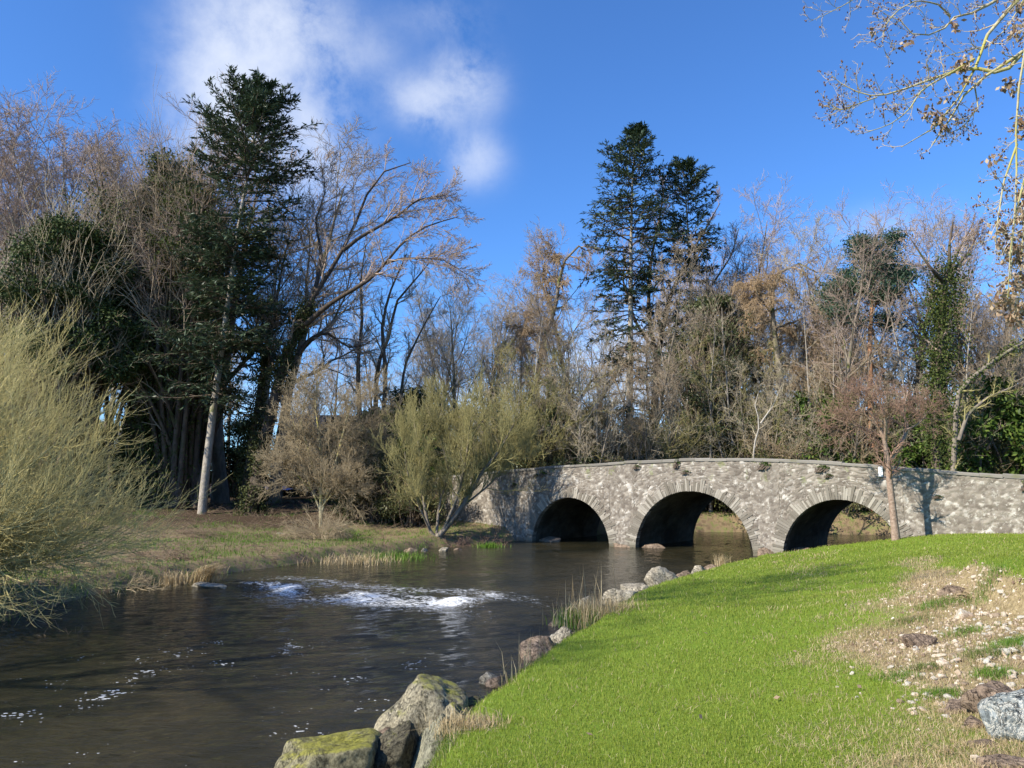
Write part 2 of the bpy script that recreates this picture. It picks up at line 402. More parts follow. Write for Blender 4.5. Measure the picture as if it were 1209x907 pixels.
def rubble(P):                                   # the worn strip with stones running down the right
    x, y = P.T
    c = np.interp(y, [2, 5, 7, 9, 11, 13, 16, 20, 25], [2.9, 3.6, 4.5, 5.4, 6.4, 7.4, 8.6, 10.3, 12.8])
    w = np.interp(y, [2, 5, 9, 12, 14, 18, 25], [.9, 1.2, 1.6, 1.25, .8, .6, .4])
    e = fbm(np.stack([x, y], 1)*.9, 5, 4)*.9
    st_ = np.interp(y, [5, 8, 11, 12.5, 14, 17], [5.2, 5.9, 6.6, 7.1, 8.6, 11])
    return (1-sstep(0, .3, x-st_)*(y > 7.5))*np.clip(1.25-np.abs((x-c)/w) + e, 0, 1)*np.interp(y, [0, 3, 15, 22], [0, 1, 1, 0.0])*lawnside(P)
def height(P):
    P = np.asarray(P, float); x, y = P.T
    sd = shore(P); h = land(P); ls = lawnside(P)
    h = h + (1-ls)*(.16*fbm(P*.35, 3, 4) + .05*fbm(P*1.7, 4, 3))*np.clip(sd/3, 0, 1) + ls*(.035*fbm(P*.5, 9, 3))
    # turf step above the stones
    c = np.interp(y, [5, 8, 11, 12.5, 14, 17], [5.2, 5.9, 6.6, 7.1, 8.6, 11]) + .35*fbm(P*.8, 21, 3)
    h = h + ls*.38*sstep(-.2, .2, x-c)*np.interp(y, [6, 8, 9.5, 13, 17], [0, .5, 1, 1, 0.0])*np.interp(x, [9, 14], [1, 0.])
    h = h + rubble(P)*(.05*fbm(P*3.1, 31, 3))
    k = sstep(-.35, np.where(ls > .5, .75, 1.4), sd + .18*fbm(P*1.3, 6, 3))
    return -0.75 + (h+.75)*k
def hz(x, y): return float(height(np.array([[x, y]]))[0])

def axis_(segs):
    a = []
    for lo, hi, st in segs: a.append(np.arange(lo, hi, st))
    a.append([segs[-1][1]]); return np.concatenate(a)
def grid(xs, ys):
    X, Y = np.meshgrid(xs, ys); nx, ny = len(xs), len(ys)
    i = np.arange(nx*ny).reshape(ny, nx)
    q = np.stack([i[:-1, :-1], i[:-1, 1:], i[1:, 1:], i[1:, :-1]], -1).reshape(-1, 4)
    return np.stack([X.ravel(), Y.ravel()], 1), q
gx = axis_([(-3000, -400, 260), (-400, -100, 30), (-100, -36, 4), (-36, -14, .5), (-14, 20, .17), (20, 40, .6), (40, 100, 4), (100, 400, 30), (400, 3000, 260)])
gy = axis_([(-3000, -300, 270), (-300, -40, 20), (-40, 0, 2), (0, 3, .5), (3, 33, .17), (33, 54, .35), (54, 100, 3), (100, 400, 30), (400, 3000, 260)])
GP, GQ = grid(gx, gy); GZ = height(GP); gs = shore(GP); gl = lawnside(GP); gr = rubble(GP)
def ground_shader(b):
    lawn = b.attr('lawn').outputs['Fac']; worn = b.attr('worn').outputs['Fac']; wet = b.attr('wet').outputs['Fac']; woodf = b.attr('wood').outputs['Fac']
    n1 = b.noise(.45, 4); n2 = b.noise(14, 5, .7); n3 = b.noise(60, 3, .7); n4 = b.noise(2.6, 4, .6)
    green = b.ramp(n1, [(.3, (.12, .20, .016)), (.7, (.20, .29, .028))])
    green = b.mix(b.math('MULTIPLY', n3, .5), green, (.06, .085, .012))
    straw = b.ramp(n2, [(.3, (.16, .12, .06)), (.7, (.36, .29, .16))])
    wornf = b.ramp(b.math('ADD', worn, b.math('MULTIPLY_ADD', n4, 1.1, -.55)), [(.25, (0, 0, 0)), (.65, (1, 1, 1))])
    lawnc = b.mix(wornf, green, straw)
    bank = b.ramp(n4, [(.36, (.085, .055, .035)), (.50, (.19, .14, .08)), (.57, (.13, .13, .045)), (.7, (.10, .17, .03))])
    bank = b.mix(b.math('MULTIPLY', n2, .6), bank, (.26, .20, .12))
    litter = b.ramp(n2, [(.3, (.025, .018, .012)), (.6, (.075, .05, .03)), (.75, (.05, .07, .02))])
    bank = b.mix(woodf, bank, litter)  # dark leaf litter covers the woodland floor
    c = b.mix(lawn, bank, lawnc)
    mud = b.ramp(n2, [(.3, (.045, .033, .02)), (.7, (.12, .09, .06))])
    c = b.mix(wet, c, mud)
    h = b.math('ADD', n2, b.math('MULTIPLY', n3, .5))
    return b.pr(c, .9, b.bump(h, .8, .03), spec=.15)
gm = make_mat('ground', ground_shader)
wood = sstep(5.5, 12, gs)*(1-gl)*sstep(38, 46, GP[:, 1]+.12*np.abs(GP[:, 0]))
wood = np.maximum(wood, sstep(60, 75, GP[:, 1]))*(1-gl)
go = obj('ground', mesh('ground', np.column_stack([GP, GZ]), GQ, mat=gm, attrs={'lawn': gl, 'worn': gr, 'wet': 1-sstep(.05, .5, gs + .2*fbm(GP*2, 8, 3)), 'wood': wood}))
tag(go, kind='structure')

# water
wx = axis_([(-120, -24, 8), (-24, -14, .5), (-14, 17, .13), (17, 30, .5), (30, 140, 8)])
wy = axis_([(-75, 0, 6), (0, 5, .5), (5, 42, .13), (42, 54, .4)])
WP, WQ = grid(wx, wy)
sw = shore(WP); keepv = sw < 2.0
kq = keepv[WQ].all(1); WQ = WQ[kq]; used, inv = np.unique(WQ.ravel(), return_inverse=True); WP = WP[used]; WQ = inv.reshape(-1, 4)
A0 = np.array([-9.6, 24.3]); A1 = np.array([-1.0, 19.4])
ab = A1-A0; Lr = np.linalg.norm(ab); e1 = ab/Lr; e2 = np.array([-e1[1], e1[0]])      # e2 points upstream
al_ = (WP-A0)@e1; pe = (WP-A0)@e2 + .35*fbm(WP*.5, 41, 3) - .25*np.sin(al_*.9)
band = np.exp(-((pe-.25)/np.interp(al_, [0, 4, 9.8], [.22, .7, 1.2]))**2)*sstep(-1.2, .6, al_)*(1-sstep(8.6, 10.6, al_))
band = band*np.clip(.62+1.2*vnoise(WP*.75, 43), .08, 1.2)
band2 = .42*np.exp(-((pe-1.7)/.7)**2)*sstep(0, 2, al_)*(1-sstep(9, 12.5, al_)) + .30*np.exp(-((pe+1.0)/.8)**2)*sstep(2, 4, al_)*(1-sstep(9.5, 12, al_))
band = band*np.interp(al_, [0, 2, 4, 5], [.18, .35, .75, 1]); foam = np.clip(band+band2, 0, 1)
wh = .014*fbm(WP*np.array([1.2, 2.2]), 51, 4) + .008*fbm(WP*np.array([3.2, 4.5]), 52, 2) + band*(.05 + .13*fbm(WP*2.6, 53, 4)) + .05*sstep(-.8, .8, pe)*sstep(-1.5, 0, al_)*(1-sstep(9.5, 12, al_)) - .03*np.exp(-((pe+.55)/.4)**2)*sstep(0, 1, al_)*(1-sstep(9, 11, al_))
speck = np.clip(np.exp(-((WP[:, 0]+6.5-.3*(WP[:, 1]-11))/2.4)**2)*sstep(7, 9, WP[:, 1])*(1-sstep(15, 18, WP[:, 1])) + .9*np.exp(-((WP[:, 0]+2.6-.2*(WP[:, 1]-10))/1.0)**2)*sstep(8, 9, WP[:, 1])*(1-sstep(13, 16, WP[:, 1])), 0, 1)
def water_shader(b):
    foam = b.attr('foam').outputs['Fac']; sp = b.attr('speck').outputs['Fac']
    s1 = b.N('ShaderNodeMapping', {'Vector': b.pos(), 'Scale': (1.0, 2.1, 1), 'Rotation': (0, 0, .5)}).outputs[0]
    n1 = b.noise(2.2, 5, .62, s1, .5); n2 = b.noise(7.5, 4, .6, s1, .3)
    f1 = b.noise(4.2, 8, .78, b.N('ShaderNodeMapping', {'Vector': b.pos(), 'Scale': (1, 1.5, 1), 'Rotation': (0, 0, .52)}).outputs[0], 1.2)
    lv = b.math('MULTIPLY_ADD', foam, .30, -.63)
    fm = b.ramp(b.math('ADD', f1, lv), [(.0, (0, 0, 0)), (.05, (.45, .45, .45)), (.16, (1, 1, 1))])
    fm = b.math('MULTIPLY', fm, b.math('GREATER_THAN', foam, .03))
    v = b.N('ShaderNodeTexVoronoi', {'Scale': 10.0, 'Vector': b.N('ShaderNodeMapping', {'Vector': b.pos(), 'Scale': (1, 1.4, 1)}).outputs[0]})
    msk = b.math('MULTIPLY', sp, b.math('SUBTRACT', b.noise(.9, 3), .42))
    smk = b.math('LESS_THAN', b.math('ADD', v.outputs['Distance'], b.math('MULTIPLY', b.noise(22, 3, .6), .42)), b.math('MULTIPLY_ADD', msk, 1.9, .14))
    f2 = b.math('MULTIPLY', smk, b.math('GREATER_THAN', b.noise(3.0, 4), .52))
    fa = b.math('MAXIMUM', fm, b.math('MULTIPLY', f2, .7))
    deep = b.ramp(b.noise(.35, 3), [(.35, (.013, .014, .009)), (.65, (.034, .029, .015))])
    bp = b.bump(b.math('ADD', n1, b.math('MULTIPLY', n2, .35)), 1.0, .05)
    w = b.pr(deep, .05, bp, spec=.5)
    w.node.inputs['IOR'].default_value = 1.33
    fo = b.pr((.78, .80, .80), .7, b.bump(f1, .8, .05), spec=.2)
    return b.N('ShaderNodeMixShader', {'Fac': fa, 1: w, 2: fo}).outputs[0]
wm = make_mat('river_water', water_shader)
wo_ = obj('water', mesh('water', np.column_stack([WP, wh]), WQ, mat=wm, attrs={'foam': foam, 'speck': speck})); tag(wo_, kind='structure')

# ---------------------------------------------------------------- bridge
BA = R_(37.6)
BO = W(820, 572, 35); BO = np.array([BO[0], BO[1], 0.0]); BU = np.array([math.cos(BA), -math.sin(BA), 0]); BN = np.array([math.sin(BA), math.cos(BA), 0])
def bpt(s, n=0.0, z=0.0): return BO + BU*s + BN*n + np.array([0, 0, z])
ARCH = [(-6.83, 2.35, 2.38), (-.24, 2.86, 2.74), (6.20, 2.36, 2.43)]
SP = -.15
def arch_z(s):
    z = np.full(np.shape(s), -1.0)
    for c, a, h in ARCH:
        i = np.abs(s-c) <= a+1e-6
        q = np.clip(1-((s-c)/a)**2, 0, 1)
        z = np.where(i, SP+(h-SP)*q**.5, z)
    return z
TS = [-30, -20.3, -17, -13.2, -8.5, -3.5, 0, 3.2, 6.6, 8.5, 12.5, 18, 30]; TZ = [2.3, 2.75, 3.2, 3.55, 3.82, 4.02, 4.09, 4.03, 3.79, 3.58, 3.2, 2.9, 2.6]
tt_ = np.linspace(-30, 30, 400); tz_ = np.interp(tt_, TS, TZ)
for _ in range(60): tz_[1:-1] = (tz_[:-2]+2*tz_[1:-1]+tz_[2:])/4
def top_z(s): return np.interp(s, tt_, tz_)
S0, S1, BW = -21.5, 24.0, 6.5
def s_samples():
    out = []; cur = S0
    for c, a, h in ARCH:
        out.append(np.arange(cur, c-a-.02, .05)); out.append(c-a*np.cos(np.linspace(0, PI, 110))); cur = c+a+.03
    out.append(np.arange(cur, S1, .05)); return np.concatenate(out)
ss = s_samples(); NR = 92
zb = arch_z(ss); ztop = top_z(ss)
Z = zb[:, None] + (ztop-zb)[:, None]*np.linspace(0, 1, NR)[None, :]
SSg = np.repeat(ss[:, None], NR, 1)
rg = np.random.default_rng(11)
npt = 15000
kd = kdtree.KDTree(npt); pts = np.column_stack([rg.uniform(S0-1, S1+1, npt), rg.uniform(-1.2, 4.5, npt)])
for i, p in enumerate(pts): kd.insert((p[0]*.9, p[1]*1.15, 0), i)
kd.balance()
rv = rg.random(npt); wob = .05*np.stack([fbm(np.stack([SSg.ravel(), Z.ravel()], 1)*3, 71, 2), fbm(np.stack([SSg.ravel(), Z.ravel()], 1)*3, 72, 2)], 1)
fl = np.stack([SSg.ravel(), Z.ravel()], 1); fw = fl+wob
sid = np.empty(len(fl)); edge = np.empty(len(fl))
for i, (a, b_) in enumerate(fw):
    r = kd.find_n((a*.9, b_*1.15, 0), 2); sid[i] = rv[r[0][1]]; edge[i] = r[1][2]-r[0][2]
rel = .028*sstep(0, .07, edge)*(0.6+.8*sid) + .012*fbm(fl*6, 73, 3)
yy = -rel*sstep(0, .12, np.abs(fl[:, 1]-arch_z(fl[:, 0]))+.02)
idx = np.arange(len(ss)*NR).reshape(len(ss), NR)
q_front = np.stack([idx[:-1, :-1], idx[1:, :-1], idx[1:, 1:], idx[:-1, 1:]], -1).reshape(-1, 4)
def stone_shader(b):
    st = b.attr('stone').outputs['Fac']; ed = b.attr('edge').outputs['Fac']
    P = b.pos(); n1 = b.noise(.55, 4, .6); n2 = b.noise(9, 6, .75); n3 = b.noise(3.4, 6, .72); n4 = b.noise(1.1, 4, .6, b.stretch((1.6, 1, .35)))
    c = b.ramp(st, [(0, (.11, .092, .072)), (.35, (.19, .165, .133)), (.7, (.27, .24, .195)), (.9, (.35, .315, .26)), (.94, (.50, .47, .41)), (1, (.58, .55, .49))])
    c = b.mix(b.math('MULTIPLY', n2, .75), c, (.15, .13, .11))
    mort = b.ramp(b.math('ADD', ed, b.math('MULTIPLY', n2, .03)), [(.014, (1, 1, 1)), (.034, (0, 0, 0))])
    mc = b.ramp(n3, [(.35, (.17, .15, .125)), (.62, (.40, .375, .33))])
    c = b.mix(b.math('MULTIPLY', mort, .75), c, mc)
    lime = b.ramp(b.math('ADD', b.math('MULTIPLY', n3, .55), b.math('MULTIPLY', n2, .45)), [(.545, (0, 0, 0)), (.585, (1, 1, 1))])
    c = b.mix(b.math('MULTIPLY', lime, .75), c, (.50, .475, .42))
    dark = b.ramp(n4, [(.48, (0, 0, 0)), (.70, (1, 1, 1))])
    c = b.mix(b.math('MULTIPLY', dark, .45), c, (.10, .085, .068))
    z = b.N('ShaderNodeSeparateXYZ', {0: P}).outputs['Z']
    wet = b.ramp(b.math('ADD', z, b.math('MULTIPLY', n3, .35)), [(.22, (1, 1, 1)), (.5, (0, 0, 0))])
    c = b.mix(b.math('MULTIPLY', wet, .6), c, (.06, .055, .035))
    moss = b.ramp(b.math('ADD', b.math('MULTIPLY', z, .10), b.noise(1.7, 4, .65)), [(.93, (0, 0, 0)), (1.0, (1, 1, 1))])
    c = b.mix(b.math('MULTIPLY', moss, .6), c, (.13, .15, .04))
    return b.pr(c, .92, b.bump(b.math('ADD', n2, b.math('MULTIPLY', ed, 2.0)), .7, .03), spec=.15)
M['stone'] = make_mat('rubble_stone', stone_shader)
br = thing('stone_bridge', 'old grey rubble stone bridge with three round arches spanning the river', 'bridge', BO, -BA)
yb = BW - yy*0 + 0.0
Vf = np.column_stack([fl[:, 0], yy, fl[:, 1]])
obj('front_wall', mesh('bridge_front', Vf, q_front, mat='stone', attrs={'stone': sid, 'edge': edge}), br)
# back spandrel and parapet inner faces (coarser)
sc = ss[::3] if len(ss) % 3 == 1 else np.append(ss[::3], ss[-1])
zb2 = arch_z(sc); V2 = []
rows = np.linspace(0, 1, 12)
Z2 = zb2[:, None] + (top_z(sc)-zb2)[:, None]*rows
Vb = np.column_stack([np.repeat(sc, 12), np.full(len(sc)*12, BW), Z2.ravel()])
ib = np.arange(len(sc)*12).reshape(len(sc), 12)
qb = np.stack([ib[:-1, :-1], ib[:-1, 1:], ib[1:, 1:], ib[1:, :-1]], -1).reshape(-1, 4)
fb = fbm(Vb[:, [0, 2]]*4, 77, 2)*.5+.5
obj('back_wall', mesh('bridge_back', Vb, qb, mat='stone', attrs={'stone': fb, 'edge': np.full(len(Vb), .1)}), br)
# parapet tops / inner faces / deck
def strip(sv, prof, name, mat, at=None):
    """prof: list of (y, fn z)"""
    k = len(prof); V = np.concatenate([np.column_stack([sv, np.full(len(sv), y), f(sv)]) for y, f in prof])
    i = np.arange(k*len(sv)).reshape(k, len(sv))
    q = np.stack([i[:-1, :-1], i[:-1, 1:], i[1:, 1:], i[1:, :-1]], -1).reshape(-1, 4)
    return obj(name, mesh(name, V, q, mat=mat, attrs={'stone': np.full(len(V), .4), 'edge': np.full(len(V), .1)}), br)
s_c = np.arange(S0, S1, .5)
M['gravel'] = make_mat('road_gravel', lambda b: b.pr(b.ramp(b.noise(30, 4), [(.3, (.12, .11, .10)), (.7, (.24, .22, .19))]), .95, spec=.1))
strip(s_c, [(.0, lambda s: top_z(s)), (.40, lambda s: top_z(s)), (.40, lambda s: top_z(s)-1.0)], 'parapet', 'stone')
strip(s_c, [(.40, lambda s: top_z(s)-1.0), (BW-.4, lambda s: top_z(s)-1.0)], 'deck', 'gravel')
strip(s_c, [(BW-.4, lambda s: top_z(s)-1.0), (BW-.4, lambda s: top_z(s)), (BW, lambda s: top_z(s))], 'parapet', 'stone')
# arch barrels
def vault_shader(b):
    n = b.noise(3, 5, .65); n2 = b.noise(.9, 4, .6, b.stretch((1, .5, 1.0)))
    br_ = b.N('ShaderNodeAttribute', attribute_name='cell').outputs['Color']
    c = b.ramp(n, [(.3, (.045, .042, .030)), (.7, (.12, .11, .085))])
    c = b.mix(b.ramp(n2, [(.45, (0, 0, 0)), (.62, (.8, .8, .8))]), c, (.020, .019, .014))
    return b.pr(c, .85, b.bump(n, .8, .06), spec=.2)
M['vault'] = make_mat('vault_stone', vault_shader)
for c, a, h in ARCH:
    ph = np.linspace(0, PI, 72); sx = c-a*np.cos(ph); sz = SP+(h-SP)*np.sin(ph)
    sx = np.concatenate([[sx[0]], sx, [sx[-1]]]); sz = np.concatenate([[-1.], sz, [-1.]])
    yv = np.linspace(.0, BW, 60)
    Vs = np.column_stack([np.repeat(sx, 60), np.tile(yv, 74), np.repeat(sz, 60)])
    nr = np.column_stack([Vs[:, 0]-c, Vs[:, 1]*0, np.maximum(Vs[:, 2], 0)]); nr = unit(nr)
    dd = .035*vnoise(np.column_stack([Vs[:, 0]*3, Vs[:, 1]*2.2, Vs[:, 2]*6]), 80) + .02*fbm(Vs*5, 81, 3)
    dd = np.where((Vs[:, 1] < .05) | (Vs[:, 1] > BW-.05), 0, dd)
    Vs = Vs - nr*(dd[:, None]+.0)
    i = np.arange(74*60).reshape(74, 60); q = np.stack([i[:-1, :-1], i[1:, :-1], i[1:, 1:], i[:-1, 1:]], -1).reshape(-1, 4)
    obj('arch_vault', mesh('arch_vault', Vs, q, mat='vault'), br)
def ring_shader(b):
    c = b.ramp(b.rnd(), [(0, (.13, .115, .09)), (.5, (.22, .20, .165)), (1, (.40, .37, .31))])
    n = b.noise(8, 5, .7); c = b.mix(b.math('MULTIPLY', n, .6), c, (.14, .125, .10))
    z = b.N('ShaderNodeSeparateXYZ', {0: b.pos()}).outputs['Z']
    wet = b.ramp(z, [(.15, (1, 1, 1)), (.55, (0, 0, 0))]); c = b.mix(b.math('MULTIPLY', wet, .55), c, (.09, .085, .05))
    return b.pr(c, .9, b.bump(n, .8, .02), spec=.15)
M['ring'] = make_mat('arch_ring_stone', ring_shader)
def wedge_boxes(quads2d, y0, y1, rg):            # each quad2d: 4 (s,z) corners -> a slightly irregular block
    V = []; Q = []
    for q4, dy in quads2d:
        n = len(V); q4 = np.array(q4) + rg.normal(size=(4, 2))*.006
        for y in (y0-dy, y1):
            for s_, z_ in q4: V.append((s_, y, z_))
        Q += [[n, n+1, n+2, n+3], [n+7, n+6, n+5, n+4], [n, n+4, n+5, n+1], [n+1, n+5, n+6, n+2], [n+2, n+6, n+7, n+3], [n+3, n+7, n+4, n]]
    return V, Q
for c, a, h in ARCH:
    qs = []; ph = .03
    while ph < PI-.05:
        dph = rg.uniform(.07, .12)/a*1.0; e = min(ph+dph*.88, PI-.02); Lq = rg.uniform(.22, .62)
        def pt(p, off):
            x = -a*math.cos(p); z = (h-SP)*math.sin(p); nx, nz_ = x/a**2, z/(h-SP)**2; l = math.hypot(nx, nz_)
            return (c+x+nx/l*off, SP+z+nz_/l*off)
        qs.append(([pt(ph, -.012), pt(e, -.012), pt(e, Lq), pt(ph, Lq)], rg.uniform(.025, .045)))
        ph += dph
    V, Q = wedge_boxes(qs, 0, .3, rg)
    obj('arch_ring', mesh('arch_ring', V, Q, mat='ring', smooth=False), br)
# coping stones
def coping_shader(b):
    n = b.noise(5, 5, .7); n2 = b.noise(1.2, 4)
    c = b.ramp(b.rnd(), [(0, (.16, .148, .128)), (1, (.26, .243, .21))]); c = b.mix(b.math('MULTIPLY', n, .6), c, (.15, .14, .12))
    c = b.mix(b.ramp(n2, [(.55, (0, 0, 0)), (.68, (.7, .7, .7))]), c, (.13, .13, .06))
    return b.pr(c, .92, b.bump(n, .7, .02), spec=.15)
M['coping'] = make_mat('coping_stone', coping_shader)
for yy0, yy1 in ((-.06, .46), (BW-.46, BW+.06)):
    V = []; Q = []; s_ = S0
    while s_ < S1-.2:
        L_ = rg.uniform(.7, 1.3); e = min(s_+L_, S1); j = rg.uniform(-.02, .02); n = len(V); k = 4
        hh = rg.uniform(.11, .15)
        for s1 in np.linspace(s_+.003, e-.003, k):
            z_ = float(top_z(s1))+.003+j
            V += [(s1, yy0+.0, z_), (s1, yy0+.0, z_+hh-.04), (s1, yy0+.05, z_+hh), (s1, yy1-.05, z_+hh), (s1, yy1, z_+hh-.04), (s1, yy1, z_)]
        for i in range(k-1):
            for m_ in range(6):
                a_ = n+i*6+m_; b_ = n+i*6+(m_+1) % 6; Q.append([a_, b_, b_+6, a_+6])
        Q.append([n, n+1, n+2, n+5]); Q.append([n+2, n+3, n+4, n+5]); e_ = n+(k-1)*6; Q.append([e_, e_+1, e_+2, e_+5]); Q.append([e_+2, e_+3, e_+4, e_+5])
        s_ = e
    obj('coping', mesh('coping', V, Q, mat='coping', smooth=False), br)

# ---------------------------------------------------------------- rocks
_ico = {}
def ico(sub):
    if sub not in _ico:
        import bmesh
        bm = bmesh.new(); bmesh.ops.create_icosphere(bm, subdivisions=sub, radius=1)
        _ico[sub] = (np.array([v.co[:] for v in bm.verts]), np.array([[v.index for v in f.verts] for f in bm.faces])); bm.free()
    return _ico[sub]
def rock_geo(seed, dims, sub=5, facets=14, chip=.09, planes=None, rnd=34):
    rg = np.random.default_rng(seed); D, F = ico(sub)
    n = unit(rg.normal(size=(facets, 3))); off = rg.uniform(.62, 1.0, facets)
    if planes: n = np.concatenate([n, unit(np.array([p[:3] for p in planes], float))]); off = np.concatenate([off, [p[3] for p in planes]])
    dt = np.maximum(D@n.T, 1e-3); r = off/dt
    r = (r**-rnd).sum(1)**(-1/rnd); r = np.minimum(r, 1.25)
    V = D*r[:, None]; rid = 1-np.abs(fbm(V*1.6+seed, seed+9, 4))*2; V = V + D*(chip*.9*fbm(V*2.2+seed, seed, 5, .6) - chip*.8*np.clip(rid-.55, 0, 1)*2 + chip*.35*fbm(V*9+seed, seed+3, 3))[:, None]
    return V*np.array(dims), F
def rock_mat(name, a, c, moss=None, mossamt=.5, veins=None, rust=None, bd=.035):
    def f(b):
        n = b.noise(3.2, 9, .72); n2 = b.noise(26, 6, .8); col = b.ramp(n, [(.3, a), (.7, c)])
        col = b.mix(b.ramp(n2, [(.38, (.85, .85, .85)), (.55, (0, 0, 0))]), col, tuple(x*.45 for x in a))
        lich = b.ramp(b.noise(11, 5, .75), [(.58, (0, 0, 0)), (.63, (1, 1, 1))]); col = b.mix(b.math('MULTIPLY', lich, .55), col, tuple(min(.7, x*1.45) for x in c))
        crk = b.noise(2.6, 7, .7, dist=.8); crk = b.ramp(b.math('ABSOLUTE', b.math('SUBTRACT', crk, .47)), [(.0, (1, 1, 1)), (.012, (0, 0, 0))]); col = b.mix(b.math('MULTIPLY', crk, .7), col, tuple(x*.2 for x in a))
        if rust: col = b.mix(b.ramp(b.noise(1.7, 3), [(.5, (0, 0, 0)), (.65, (.8, .8, .8))]), col, rust)
        if veins:
            v = b.noise(4.5, 6, .8, dist=2.2); vv = b.ramp(b.math('ABSOLUTE', b.math('SUBTRACT', v, .5)), [(.008, (1, 1, 1)), (.03, (0, 0, 0))]); col = b.mix(b.math('MULTIPLY', vv, .85), col, veins)
            v2 = b.ramp(b.noise(6, 6, .8), [(.62, (0, 0, 0)), (.68, (1, 1, 1))]); col = b.mix(b.math('MULTIPLY', v2, .5), col, veins)
        if moss:
            nz_ = b.N('ShaderNodeSeparateXYZ', {0: b.N('ShaderNodeNewGeometry').outputs['Normal']}).outputs['Z']
            m = b.ramp(b.math('ADD', b.math('MULTIPLY', nz_, .35), b.math('ADD', b.math('MULTIPLY', n, .5), b.math('MULTIPLY', n2, .2))), [(.80-mossamt*.35, (0, 0, 0)), (.92-mossamt*.35, (1, 1, 1))])
            mc = b.ramp(n2, [(.3, tuple(x*.5 for x in moss)), (.7, moss)]); col = b.mix(b.math('MULTIPLY', m, .9), col, mc)
        return b.pr(col, .85, b.bump(b.math('SUBTRACT', b.math('ADD', n, b.math('MULTIPLY', n2, .5)), b.math('MULTIPLY', crk, .5)), 1.0 if bd > .01 else .5, bd), spec=.2)
    return make_mat(name, f)
M['rock_moss'] = rock_mat('mossy_rock', (.13, .12, .07), (.30, .275, .17), moss=(.30, .29, .045), mossamt=.62)
M['rock_moss2'] = rock_mat('half_mossy_rock', (.17, .15, .10), (.40, .36, .25), moss=(.27, .27, .045), mossamt=.58)
M['rock_wedge'] = rock_mat('wedge_rock', (.17, .165, .12), (.30, .29, .20), moss=(.20, .20, .06), mossamt=.3)
M['rock_dark'] = rock_mat('dark_wet_rock', (.05, .045, .03), (.15, .135, .09), moss=(.17, .17, .03), mossamt=.4)
M['rock_pale'] = rock_mat('pale_rock', (.20, .175, .13), (.46, .415, .32))
M['rock_brown'] = rock_mat('brown_rock', (.16, .115, .08), (.33, .25, .18))
M['rock_vein'] = rock_mat('veined_grey_rock', (.12, .14, .14), (.27, .30, .30), veins=(.60, .58, .50), moss=(.32, .33, .10), mossamt=-.1)
M['rock_rubble2'] = rock_mat('rubble_rock_grey', (.34, .31, .25), (.58, .55, .47), bd=.002)
M['rock_rubble'] = rock_mat('rubble_rock', (.38, .32, .23), (.66, .60, .48), rust=(.36, .22, .13), bd=.002)
M['rock_rubble3'] = rock_mat('rubble_rock_brown', (.20, .15, .10), (.36, .28, .20), bd=.002)
def rock(name, label, cat, px, py, z, dims, seed, mat, rz=0., rot=None, group=None, zoff=0., sub=5, y=None, facets=14, chip=.09, planes=None, rnd=34):
    p = G(px, py, z)
    V, F = rock_geo(seed, dims, sub, facets, chip, planes, rnd)
    o = obj(name, mesh(name, V, tris=F, mat=mat, smooth=sub > 3), loc=(p[0], p[1], z+zoff)); o.rotation_euler = (rot[0], rot[1], rz) if rot else (0, 0, rz)
    return tag(o, label, cat, group)
rock('boulder', 'broad flat-topped boulder with yellow moss at the bottom edge of the photo', 'boulder', 388, 912, .0, (.68, .55, .52), 3, 'rock_moss', .25, zoff=.0, planes=[(0, 0, 1, .62), (.15, -1, .2, .8), (-1, -.1, .25, .85)])
rock('boulder', 'largest boulder, half grey and half yellow-green moss, at the lawn corner', 'boulder', 505, 868, .0, (.66, .60, .68), 8, 'rock_moss2', .1, zoff=.10, planes=[(-.72, -.25, .62, .66), (.35, .2, 1, .84), (1, 0, .12, .80), (-.1, -1, .35, .72), (.6, -.8, .5, .8)], chip=.07)
rock('boulder', 'grey-green pointed wedge boulder leaning on the largest boulder', 'boulder', 521, 896, .15, (.36, .30, .52), 14, 'rock_wedge', .0, zoff=.05, planes=[(-.80, -.2, .52, .50), (.74, -.35, .40, .52), (.1, -1, .25, .75)], facets=3, chip=.04, rnd=60)
rock('boulder', 'low dark wet boulder between the flat and the largest boulder', 'boulder', 466, 905, .0, (.32, .34, .36), 21, 'rock_dark', .9, zoff=.05)
rock('boulder', 'small blocky rock tucked behind the wedge boulder', 'rock', 541, 862, .2, (.19, .20, .24), 25, 'rock_moss2', .5, zoff=.02, facets=7)
rock('boulder', 'dark rock half under the turf right of the largest boulder', 'rock', 562, 845, .1, (.26, .24, .20), 27, 'rock_dark', .5, zoff=-.02)
rock('boulder', 'round brown stone just showing behind the dark wet boulder', 'rock', 455, 878, .0, (.18, .18, .16), 28, 'rock_brown', .5, zoff=.02, sub=4)
rock('river_stone', 'left tip of the twin white-topped stones beside dry stems', 'stone', 576, 806, .0, (.16, .17, .16), 31, 'rock_pale', .1, sub=4)
rock('river_stone', 'right tip of the twin white-topped stones beside dry stems', 'stone', 590, 808, .0, (.19, .16, .14), 33, 'rock_brown', .7, sub=4)
rock('river_rock', 'creased grey rock leading a pair in the shallows', 'rock', 641, 775, .0, (.42, .34, .28), 41, 'rock_brown', .3, sub=5, facets=9)
rock('river_rock', 'pale-topped rock at the back of the pair in the shallows', 'rock', 660, 768, .0, (.34, .38, .34), 44, 'rock_pale', 1.2, sub=5, facets=9)
rock('river_stone', 'small rounded stone alone in the water above the rock pair', 'stone', 655, 738, .0, (.20, .14, .11), 47, 'rock_brown', .0, sub=4)
rock('river_stone', 'low brown stone at the foot of the reedy clump', 'stone', 686, 752, .0, (.32, .24, .17), 48, 'rock_brown', .2, sub=4)
